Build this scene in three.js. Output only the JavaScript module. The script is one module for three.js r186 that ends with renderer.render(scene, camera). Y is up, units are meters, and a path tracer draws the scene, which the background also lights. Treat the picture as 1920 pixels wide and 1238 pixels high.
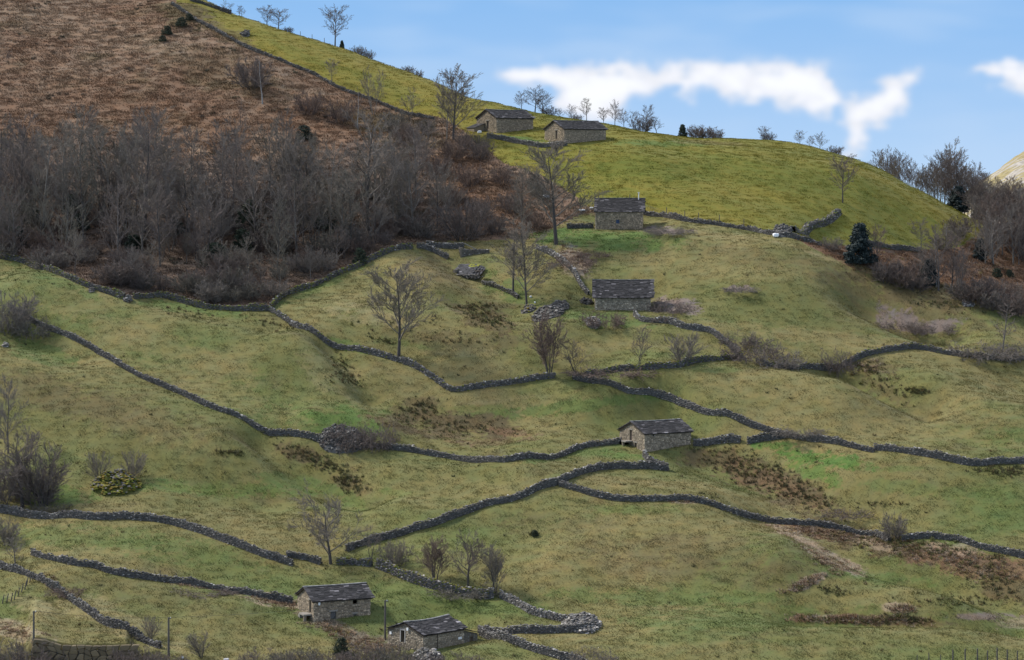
import * as THREE from 'three';
import { mergeGeometries } from 'three/addons/utils/BufferGeometryUtils.js';

// ---------------------------------------------------------------- camera, sky, sun, exposure
const F = 5000, CX = 960, HY = 350, EYE = 80;          // long lens: focal length in photo pixels, eye level line, eye height
const scene = new THREE.Scene();
const camera = new THREE.PerspectiveCamera(2 * Math.atan(888 / F) * 180 / Math.PI, 1920 / 1776, 1, 4000);
camera.setViewOffset(1920, 1776, 0, 888 - HY, 1920, 1238);
camera.position.set(0, EYE, 0);
camera.lookAt(0, EYE, -100);
const renderer = new THREE.WebGLRenderer();
renderer.toneMapping = THREE.LinearToneMapping;
renderer.toneMappingExposure = 1.0;
renderer.shadowMap.enabled = true;
const sun = new THREE.DirectionalLight(new THREE.Color(1, 0.95, 0.87), 4.6);
sun.position.set(-380, 500, -700); sun.target.position.set(20, 50, -570);
sun.castShadow = true; sun.shadow.radius = 16; sun.shadow.mapSize.set(4096, 4096);
Object.assign(sun.shadow.camera, { left: -300, right: 300, top: 250, bottom: -250, near: 10, far: 900 });
scene.add(sun, sun.target);

// ---------------------------------------------------------------- random numbers and noise
function rng(seed) { let s = seed >>> 0 || 1; return () => { s = (s + 0x6D2B79F5) >>> 0; let t = Math.imul(s ^ (s >>> 15), 1 | s); t = (t + Math.imul(t ^ (t >>> 7), 61 | t)) ^ t; return ((t ^ (t >>> 14)) >>> 0) / 4294967296; }; }
const PERM = new Uint8Array(512), GX = new Float32Array(256), GY = new Float32Array(256);
{ const r = rng(77), p = [...Array(256).keys()]; for (let i = 255; i > 0; i--) { const j = Math.floor(r() * (i + 1)); [p[i], p[j]] = [p[j], p[i]]; }
  for (let i = 0; i < 512; i++) PERM[i] = p[i & 255];
  for (let i = 0; i < 256; i++) { const a = r() * 6.2831853; GX[i] = Math.cos(a); GY[i] = Math.sin(a); } }
function noise(x, y) {
  const X = Math.floor(x), Y = Math.floor(y), fx = x - X, fy = y - Y, a = X & 255, b = Y & 255;
  const u = fx * fx * fx * (fx * (fx * 6 - 15) + 10), v = fy * fy * fy * (fy * (fy * 6 - 15) + 10);
  const i00 = PERM[PERM[a] + b], i10 = PERM[PERM[a + 1 & 255] + b], i01 = PERM[PERM[a] + (b + 1 & 255)], i11 = PERM[PERM[a + 1 & 255] + (b + 1 & 255)];
  const n00 = GX[i00] * fx + GY[i00] * fy, n10 = GX[i10] * (fx - 1) + GY[i10] * fy, n01 = GX[i01] * fx + GY[i01] * (fy - 1), n11 = GX[i11] * (fx - 1) + GY[i11] * (fy - 1);
  return 1.5 * (n00 + u * (n10 - n00) + v * (n01 - n00 + u * (n00 - n10 - n01 + n11)));
}
function fbm(x, y, o = 4) { let s = 0, a = 0.5; for (let i = 0; i < o; i++) { s += a * noise(x, y); x = x * 2.03 + 17.1; y = y * 2.03 + 9.7; a *= 0.5; } return s; }
const clamp = (x, a = 0, b = 1) => x < a ? a : x > b ? b : x;
const smooth = (a, b, x) => { const t = clamp((x - a) / (b - a)); return t * t * (3 - 2 * t); };
const lerp = (a, b, t) => a + (b - a) * t;
const toByte = (c) => 255 * (c <= 0.0031308 ? c * 12.92 : 1.055 * Math.pow(c, 1 / 2.4) - 0.055);

// the sky: air and broken cloud, as far as it goes round
{
  const W = 4096, H = 2048, data = new Float32Array(W * H * 4);
  const lo = new Float32Array(513 * 257);              // cloud cover over the whole dome, coarse
  for (let j = 0; j <= 256; j++) for (let i = 0; i <= 512; i++) {
    const el = (j / 256 - 0.5) * Math.PI, az = (i / 512) * 2 * Math.PI, y = Math.max(0.03, Math.sin(el) + 0.12), k = Math.cos(el) / y;
    lo[j * 513 + i] = smooth(-0.25, 0.22, fbm(Math.cos(az) * k * 1.1 + 3, Math.sin(az) * k * 1.1 + 8, 4));
  }
  const banks = [[[930, 140], [965, 136], [1000, 128], [1080, 128], [1150, 124], [1280, 126], [1400, 119], [1515, 121], [1548, 135], [1568, 165], [1585, 190], [1560, 208], [1520, 203], [1470, 199], [1440, 182], [1400, 181], [1350, 170], [1312, 160], [1292, 178], [1272, 160], [1230, 170], [1185, 182], [1165, 204], [1130, 225], [1090, 222], [1060, 205], [1030, 170], [985, 148]],
    [[1578, 196], [1600, 186], [1625, 190], [1650, 158], [1690, 140], [1712, 142], [1700, 165], [1705, 195], [1680, 205], [1655, 232], [1625, 240], [1612, 278], [1588, 292], [1576, 290], [1592, 245], [1590, 215]],
    [[1832, 126], [1880, 122], [2120, 118], [2120, 190], [1990, 170], [1915, 166], [1880, 158], [1850, 138]]];
  const outline = (px, py) => { let best = -1e9; for (const b of banks) { let m = 1e9, c = false; for (let i = 0, k = b.length - 1; i < b.length; k = i++) { const [xi, yi] = b[i], [xk, yk] = b[k], ex = xk - xi, ey = yk - yi, t = clamp(((px - xi) * ex + (py - yi) * ey) / (ex * ex + ey * ey)); m = Math.min(m, Math.hypot(px - xi - t * ex, py - yi - t * ey)); if ((yi > py) !== (yk > py) && px < ex * (py - yi) / ey + xi) c = !c; } best = Math.max(best, c ? m : -m); } return best; };
  for (let j = 0; j < H; j++) {
    const el = ((j + 0.5) / H - 0.5) * Math.PI;
    for (let i = 0; i < W; i++) {
      const phi = ((i + 0.5) / W - 0.5) * 2 * Math.PI;  // three.js: u = atan(z, x) / 2pi + 0.5
      const dx = Math.cos(phi) * Math.cos(el), dz = Math.sin(phi) * Math.cos(el), dy = Math.sin(el), o = (j * W + i) * 4;
      // clear air: pale at the horizon, deeper above
      const h = clamp(dy * 9), up = clamp(dy * 1.4);
      let r = lerp(0.52, 0.185, Math.pow(h, 0.8)), g = lerp(0.71, 0.46, Math.pow(h, 0.8)), b = lerp(0.95, 0.87, h);
      r = lerp(r, 0.12, up); g = lerp(g, 0.33, up); b = lerp(b, 0.75, up);
      const fi = i / W * 512, fj = j / H * 256, i0 = Math.floor(fi), j0 = Math.floor(fj), u = fi - i0, v = fj - j0, q = j0 * 513 + i0;
      let c = lerp(lerp(lo[q], lo[q + 1], u), lerp(lo[q + 513], lo[q + 514], u), v) * smooth(0.085, 0.22, dy);
      let cr = 0.98, cg = 0.98, cb = 1.0;
      if (dz < 0 && Math.abs(dx) < 0.3 && dy > -0.02 && dy < 0.12) {   // the bank of cloud over the ridge
        const px = CX + F * dx / -dz, py = HY - F * dy / -dz;
        const s = outline(px + 16 * fbm(px / 70, py / 45, 4), py + 12 * fbm(px / 60 + 31, py / 40 + 5, 4)) + 34 * fbm(px / 50 + 7, py / 26, 5);
        const k = smooth(-16, 13, s), lit = 0.87 + 0.16 * smooth(-5, 40, s + 26 * fbm(px / 80 + 3, py / 30 + 9, 3));
        c = Math.max(c, k * 0.98); if (k > 0.003) { cr = lit * 0.97; cg = lit * 0.99; cb = Math.min(1.03, lit * 1.06); }
        const veil = 0.45 * smooth(-0.2, 0.5, fbm(px / 330 + 2, py / 75 + 4, 3)) ;
        r = lerp(r, 0.50, veil); g = lerp(g, 0.68, veil); b = lerp(b, 0.93, veil);
      }
      data[o] = lerp(r, cr, c); data[o + 1] = lerp(g, cg, c); data[o + 2] = lerp(b, cb, c); data[o + 3] = 1;
    }
  }
  const t = new THREE.DataTexture(data, W, H, THREE.RGBAFormat, THREE.FloatType);
  t.mapping = THREE.EquirectangularReflectionMapping; t.magFilter = t.minFilter = THREE.LinearFilter; t.needsUpdate = true;
  scene.background = t; scene.environment = t;
}

// ---------------------------------------------------------------- naming helpers
const used = new Map();
const numbered = (n) => { const k = used.get(n) || 0; used.set(n, k + 1); return k ? n + '_' + String(k).padStart(3, '0') : n; };
function shade(o) { o.traverse((m) => { if (m.isMesh) { m.castShadow = true; m.receiveShadow = true; } }); return o; }
function top(o, name, label, category, group, kind) {
  o.name = numbered(name); if (label) o.userData.label = label; if (category) o.userData.category = category;
  if (group) o.userData.group = group; if (kind) o.userData.kind = kind; scene.add(shade(o)); return o;
}
function part(name, geometry, material, parent, kind) { const m = new THREE.Mesh(geometry, material); m.name = name; if (kind) m.userData.kind = kind; parent.add(m); return m; }
const mat = (r, g, b, rough = 0.95, extra = {}) => new THREE.MeshStandardMaterial({ color: new THREE.Color().setRGB(r, g, b), roughness: rough, ...extra });

// ---------------------------------------------------------------- the hillside: profiles by bearing, distance against the line of sight
const COLS = [
  [-240, [[330, 1650], [400, 1330], [440, 1150], [500, 860], [555, 580], [600, 425], [660, 235], [750, -30], [830, -230], [1000, -300], [1500, -200]]],
  [0, [[330, 1650], [400, 1312], [440, 1142], [500, 855], [555, 580], [600, 428], [660, 242], [750, -15], [830, -200], [1000, -260], [1500, -120]]],
  [200, [[330, 1650], [400, 1310], [440, 1140], [500, 850], [555, 580], [600, 430], [660, 250], [750, 0], [810, -110], [900, -120], [1500, 0]]],
  [340, [[330, 1650], [400, 1310], [440, 1140], [500, 850], [555, 580], [600, 430], [660, 256], [735, 22], [752, -8], [790, 2], [900, 80], [1500, 250]]],
  [450, [[330, 1650], [400, 1310], [440, 1140], [500, 850], [555, 580], [600, 430], [660, 260], [712, 88], [733, 42], [748, 28], [790, 48], [900, 150], [1500, 320]]],
  [640, [[330, 1650], [400, 1310], [440, 1140], [500, 850], [555, 582], [600, 432], [660, 268], [695, 167], [715, 112], [732, 93], [770, 115], [900, 240], [1500, 380]]],
  [800, [[330, 1650], [400, 1310], [440, 1140], [500, 850], [555, 582], [600, 434], [655, 284], [682, 216], [705, 166], [721, 151], [760, 172], [900, 290], [1500, 400]]],
  [900, [[330, 1650], [400, 1310], [440, 1140], [500, 850], [555, 581], [600, 434], [652, 282], [668, 245], [690, 204], [706, 188], [745, 208], [900, 320], [1500, 410]]],
  [1040, [[330, 1650], [400, 1310], [440, 1140], [500, 850], [555, 580], [600, 432], [652, 273], [672, 238], [690, 221], [703, 217], [745, 240], [900, 350], [1500, 430]]],
  [1160, [[330, 1650], [400, 1310], [440, 1140], [500, 850], [555, 580], [600, 430], [650, 277], [673, 247], [690, 239], [700, 238], [745, 262], [900, 365], [1500, 430]]],
  [1290, [[330, 1650], [400, 1310], [440, 1140], [500, 850], [555, 578], [588, 446], [603, 410], [650, 297], [680, 263], [696, 257], [740, 280], [900, 380], [1500, 440]]],
  [1450, [[330, 1650], [400, 1310], [440, 1138], [500, 845], [530, 690], [555, 566], [580, 456], [592, 437], [604, 424], [650, 328], [688, 274], [703, 265], [750, 290], [900, 400], [1500, 450]]],
  [1600, [[330, 1650], [400, 1310], [440, 1135], [500, 838], [530, 690], [555, 580], [573, 508], [581, 499], [592, 510], [608, 492], [622, 452], [660, 350], [684, 307], [697, 299], [740, 330], [900, 440], [1500, 440]]],
  [1720, [[330, 1650], [400, 1310], [440, 1130], [500, 832], [530, 696], [553, 598], [569, 543], [577, 536], [592, 556], [612, 532], [638, 466], [665, 402], [684, 362], [695, 354], [740, 390], [900, 470], [1200, 430], [1500, 415]]],
  [1830, [[330, 1650], [400, 1310], [440, 1130], [500, 830], [530, 704], [551, 616], [566, 570], [573, 563], [590, 586], [615, 558], [650, 478], [680, 424], [697, 411], [740, 430], [900, 455], [1150, 385], [1300, 352], [1500, 400]]],
  [1920, [[330, 1650], [400, 1310], [440, 1130], [500, 828], [528, 722], [549, 642], [563, 597], [570, 590], [590, 616], [618, 586], [660, 488], [700, 436], [760, 440], [900, 432], [1100, 352], [1250, 303], [1320, 292], [1500, 330]]],
  [2160, [[330, 1650], [400, 1310], [440, 1130], [500, 828], [528, 745], [545, 690], [560, 652], [568, 645], [590, 675], [620, 640], [660, 530], [700, 470], [760, 440], [900, 410], [1100, 310], [1250, 240], [1320, 225], [1500, 260]]],
];
function pchip(k) {
  const n = k.length, m = new Array(n).fill(0), h = [], s = [];
  for (let i = 0; i < n - 1; i++) { h[i] = k[i + 1][0] - k[i][0]; s[i] = (k[i + 1][1] - k[i][1]) / h[i]; }
  for (let i = 1; i < n - 1; i++) m[i] = s[i - 1] * s[i] <= 0 ? 0 : (h[i] + h[i - 1]) * 3 / ((2 * h[i] + h[i - 1]) / s[i - 1] + (h[i] + 2 * h[i - 1]) / s[i]);
  m[0] = s[0]; m[n - 1] = s[n - 2];
  return (x) => { let i = 0; while (i < n - 2 && x > k[i + 1][0]) i++; const t = (x - k[i][0]) / h[i], t2 = t * t, t3 = t2 * t;
    return (2 * t3 - 3 * t2 + 1) * k[i][1] + (t3 - 2 * t2 + t) * h[i] * m[i] + (3 * t2 - 2 * t3) * k[i + 1][1] + (t3 - t2) * h[i] * m[i + 1]; };
}
// rows of distance, finer where the fields are
const ROWS = []; { let d = 330; while (d < 1500) { ROWS.push(d); d += d < 398 ? 4 : d < 770 ? 0.6 : d < 900 ? 3 : 8; } ROWS.push(1500); }
const A0 = -170, A1 = 2090, AS = 3.8, NA = Math.floor((A1 - A0) / AS) + 1, NR = ROWS.length;
const rowOf = (d) => { let a = 0, b = NR - 1; while (b - a > 1) { const m = (a + b) >> 1; if (ROWS[m] > d) b = m; else a = m; } return a; };
const HG = new Float32Array(NA * NR);
{
  const cols = COLS.map(([px, k]) => { const f = pchip(k); return { px, v: Float32Array.from(ROWS, f) }; }), n = cols.length;
  for (let a = 0; a < NA; a++) {
    const px = A0 + a * AS; let i = 0; while (i < n - 2 && px > cols[i + 1].px) i++;
    const p1 = cols[i], p2 = cols[i + 1], p0 = cols[Math.max(0, i - 1)], p3 = cols[Math.min(n - 1, i + 2)], h = p2.px - p1.px, t = (px - p1.px) / h, t2 = t * t, t3 = t2 * t;
    for (let r = 0; r < NR; r++) {
      const s = (p2.v[r] - p1.v[r]) / h, sa = p0 === p1 ? s : (p1.v[r] - p0.v[r]) / (p1.px - p0.px), sb = p3 === p2 ? s : (p3.v[r] - p2.v[r]) / (p3.px - p2.px);
      const m1 = sa * s <= 0 ? 0 : 2 * sa * s / (sa + s), m2 = sb * s <= 0 ? 0 : 2 * sb * s / (sb + s);
      const py = (2 * t3 - 3 * t2 + 1) * p1.v[r] + (t3 - 2 * t2 + t) * h * m1 + (3 * t2 - 2 * t3) * p2.v[r] + (t3 - t2) * h * m2;
      HG[a * NR + r] = EYE - (py - HY) * ROWS[r] / F;
    }
  }
}
function groundY(x, d) {
  const fa = clamp((CX + F * x / d - A0) / AS, 0, NA - 1.001), a = Math.floor(fa), u = fa - a, r = Math.min(rowOf(clamp(d, 330, 1499.9)), NR - 2), v = clamp((d - ROWS[r]) / (ROWS[r + 1] - ROWS[r]));
  const q = a * NR + r; return lerp(lerp(HG[q], HG[q + 1], v), lerp(HG[q + NR], HG[q + NR + 1], v), u);
}
// where the line of sight through a photo point first meets the ground
function hit(px, py) {
  const fa = clamp((px - A0) / AS, 0, NA - 1.001), a = Math.floor(fa), u = fa - a; let last = 9999;
  for (let r = 0; r < NR; r++) {
    const y = lerp(HG[a * NR + r], HG[(a + 1) * NR + r], u), q = HY - (y - EYE) * F / ROWS[r];
    if (q <= py) { const d = r ? lerp(ROWS[r - 1], ROWS[r], clamp((last - py) / (last - q + 1e-9))) : ROWS[0], x = (px - CX) * d / F; return { x, d, y: groundY(x, d), s: F / d }; }
    last = q;
  }
  return null;
}
const TERRACES = [[931, 250, .66, 11.5, 8.2], [1058, 270, .58, 12.6, 8.6], [1116, 430, -.07, 10.6, 7.4], [1116, 582, -.02, 11.5, 8.2], [1209, 849, .50, 10.3, 9.2, .22], [588, 1167, .42, 10, 8], [794, 1222, .80, 13.2, 8.4, .02]];
// swells and hollows: [from px, py, to px, py, half width m, rise m]
const SWELLS = [
  [60, 560, 560, 690, 13, 2.2], [560, 690, 640, 720, 8, 1.2], [622, 672, 690, 735, 4.5, -2.0], [300, 585, 500, 640, 5, -0.8],
  [0, 720, 420, 850, 14, 2.4], [490, 838, 690, 925, 5, -2.2], [640, 935, 420, 900, 7, -0.8], [780, 760, 930, 790, 9, -1.6], [600, 800, 720, 800, 5, 1.2],
  [640, 600, 1000, 640, 9, 1.5], [860, 575, 980, 600, 5, -1.3], [830, 490, 960, 560, 6, -1.1], [740, 480, 830, 560, 9, 1.3], [1100, 620, 1330, 640, 7, 0.9],
  [1250, 720, 1560, 760, 10, 2.2], [1580, 700, 1740, 770, 5, -2.4], [1760, 750, 1900, 800, 11, 2.0], [1640, 565, 1760, 605, 8, -3.0], [1480, 452, 1640, 515, 5, 1.0], [1640, 512, 1900, 588, 5, 1.2],
  [1000, 760, 1180, 790, 8, -0.9], [1130, 745, 1350, 800, 6, 0.9], [1330, 850, 1620, 960, 8, -2.0], [1600, 870, 1900, 920, 11, 1.5], [1440, 985, 1920, 1120, 9, -2.6],
  [1000, 940, 1450, 1010, 14, 2.6], [1100, 1060, 1450, 1090, 10, 1.4], [1500, 1090, 1750, 1130, 9, 1.3], [1500, 1165, 1900, 1175, 4, -1.3], [1300, 1200, 1800, 1215, 9, 1.0],
  [760, 900, 960, 905, 6, 0.9], [680, 930, 800, 980, 6, 1.0], [150, 1000, 480, 1040, 10, 1.2], [100, 1080, 420, 1150, 8, 1.2], [60, 1130, 240, 1190, 6, 0.8],
  [250, 880, 480, 930, 7, -1.2], [60, 650, 130, 690, 6, -1.2], [1200, 460, 1500, 500, 9, 0.9], [1400, 540, 1600, 590, 8, 0.8], [1400, 300, 1700, 380, 12, 0.8], [1100, 320, 1350, 340, 12, -0.6],
];
{
  const seg = SWELLS.map(([ax, ay, bx, by, w, h]) => { const a = hit(ax, ay), b = hit(bx, by); return { ax: a.x, ad: a.d, ex: b.x - a.x, ed: b.d - a.d, l: (b.x - a.x) ** 2 + (b.d - a.d) ** 2, w, h }; });
  for (let a = 0; a < NA; a++) for (let r = 0; r < NR; r++) {
    const d = ROWS[r], x = (A0 + a * AS - CX) * d / F; let y = 0;
    for (const s of seg) {
      const qx = x - s.ax, qd = d - s.ad, t = clamp((qx * s.ex + qd * s.ed) / s.l), e = ((qx - t * s.ex) ** 2 + (qd - t * s.ed) ** 2) / (s.w * s.w);
      if (e < 9) y += 1.75 * s.h * Math.exp(-e * 1.1);
    }
    const near = 1 - smooth(780, 900, d);
    y += near * (1.5 * fbm(x / 30, d / 24, 2) + 0.24 * fbm(x / 8 + 40, d / 7, 2) + 0.018 * noise(x / 1.5, d / 1.2));
    const cr = smooth(-0.05, 0.3, fbm(x / 30 + 11, d / 30 + 3, 2));      // cattle terraces along the contour
    y += near * (0.05 + 0.20 * Math.exp(-(((A0 + a * AS - 230) / 260) ** 2) - ((d - 512) / 22) ** 2)) * cr * noise(x / 9 + 2.5 * noise(x / 14, d / 14), d / 1.25);
    if (d > 900) y += 7 * fbm(x / 60, d / 60, 5) * smooth(900, 1100, d);
    HG[a * NR + r] += y;
  }
  // level ground under the barns: front corner, bearing, length, width
  for (const [px, py, th, L, W, incline = .16] of TERRACES) {
    const c = hit(px, py), ct = Math.cos(th), st = Math.sin(th);
    for (let a = 0; a < NA; a++) { const pa = A0 + a * AS; if (Math.abs(pa - px) > 260) continue; for (let r = 0; r < NR; r++) {
      const d = ROWS[r]; if (Math.abs(d - c.d) > 30) continue; const x = (pa - CX) * d / F - c.x, z = -(d - c.d), u = x * ct - z * st, v = -(x * st + z * ct);   // along the long wall; back from it
      const out = Math.hypot(Math.max(0, -u, u - L) * .7, Math.max(0, -v, (v - W) * .5)), k = 1 - smooth(.3, 6, out); if (k > 0) HG[a * NR + r] = lerp(HG[a * NR + r], c.y + incline * (d - c.d), k);
    } }
  }
  // the terrace above the boulder revetment
  const c = hit(160, 1243);
  for (let a = 0; a < NA; a++) { const px = A0 + a * AS, k = smooth(262, 235, px) * smooth(35, 66, px), t = 1198 + 12 * smooth(70, 130, px) - 2 * smooth(200, 250, px), y0 = c.y + (1243 - t) / c.s - .1; if (k > 0) for (let r = 0; r < NR; r++) if (ROWS[r] > c.d + .9 && ROWS[r] < c.d + 30) HG[a * NR + r] = Math.max(HG[a * NR + r], y0 - (1 - k) * 4 + (ROWS[r] - c.d) * .12); }
}
// ---------------------------------------------------------------- what grows where: colour of the turf, 17 cm a texel
const TX0 = -180, TX1 = 180, TD0 = 392, TD1 = 808, TN = 2048;
const C = { straw: [.198, .160, .058], pale: [.25, .203, .092], olive: [.120, .116, .031], green: [.091, .124, .027], bright: [.082, .142, .024], umber: [.108, .078, .032], rush: [.086, .086, .034], bracken: [.165, .092, .050], rust: [.185, .100, .052],
  litter: [.130, .090, .064], pink: [.345, .255, .175], moor: [.195, .120, .072], moorpale: [.25, .172, .108], meadow: [.118, .126, .008], meadowgold: [.186, .152, .014], bramble: [.185, .140, .125], earth: [.165, .125, .09], rock: [.30, .27, .23] };
const poly = (pts) => { const b = [1e9, 1e9, -1e9, -1e9]; for (const [x, y] of pts) { b[0] = Math.min(b[0], x); b[1] = Math.min(b[1], y); b[2] = Math.max(b[2], x); b[3] = Math.max(b[3], y); }
  return (x, y) => { if (x < b[0] || x > b[2] || y < b[1] || y > b[3]) return false; let c = false; for (let i = 0, j = pts.length - 1; i < pts.length; j = i++) { const [xi, yi] = pts[i], [xj, yj] = pts[j]; if ((yi > y) !== (yj > y) && x < (xj - xi) * (y - yi) / (yj - yi) + xi) c = !c; } return c; }; };
const inMeadow = poly([[322, -400], [330, 8], [467, 86], [640, 163], [773, 212], [835, 222], [872, 248], [905, 275], [945, 306], [1010, 325], [1085, 372], [1206, 382], [1290, 408], [1450, 434], [1540, 455], [1720, 468], [1800, 462], [1845, 425], [1700, 200], [1200, 100], [700, -400]]);
const inMoor = poly([[-400, -500], [322, -400], [330, 8], [467, 86], [640, 163], [773, 212], [835, 222], [872, 248], [905, 275], [945, 306], [1010, 325], [1085, 372], [1090, 400], [1000, 448], [850, 452], [760, 458], [690, 484], [640, 508], [533, 552], [497, 577], [383, 573], [300, 552], [233, 556], [150, 527], [40, 487], [-400, 440]]);
const inGully = poly([[1488, 446], [1580, 494], [1640, 519], [1720, 540], [1830, 569], [1935, 598], [2200, 650], [2200, 380], [1860, 415], [1845, 432], [1800, 464], [1720, 470], [1540, 457]]);
const inWood = poly([[-400, 250], [60, 265], [180, 235], [330, 300], [430, 300], [560, 300], [700, 250], [800, 290], [850, 380], [850, 452], [760, 458], [690, 484], [640, 508], [533, 552], [497, 577], [383, 573], [300, 552], [233, 556], [150, 527], [40, 487], [-400, 440]]);
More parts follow.
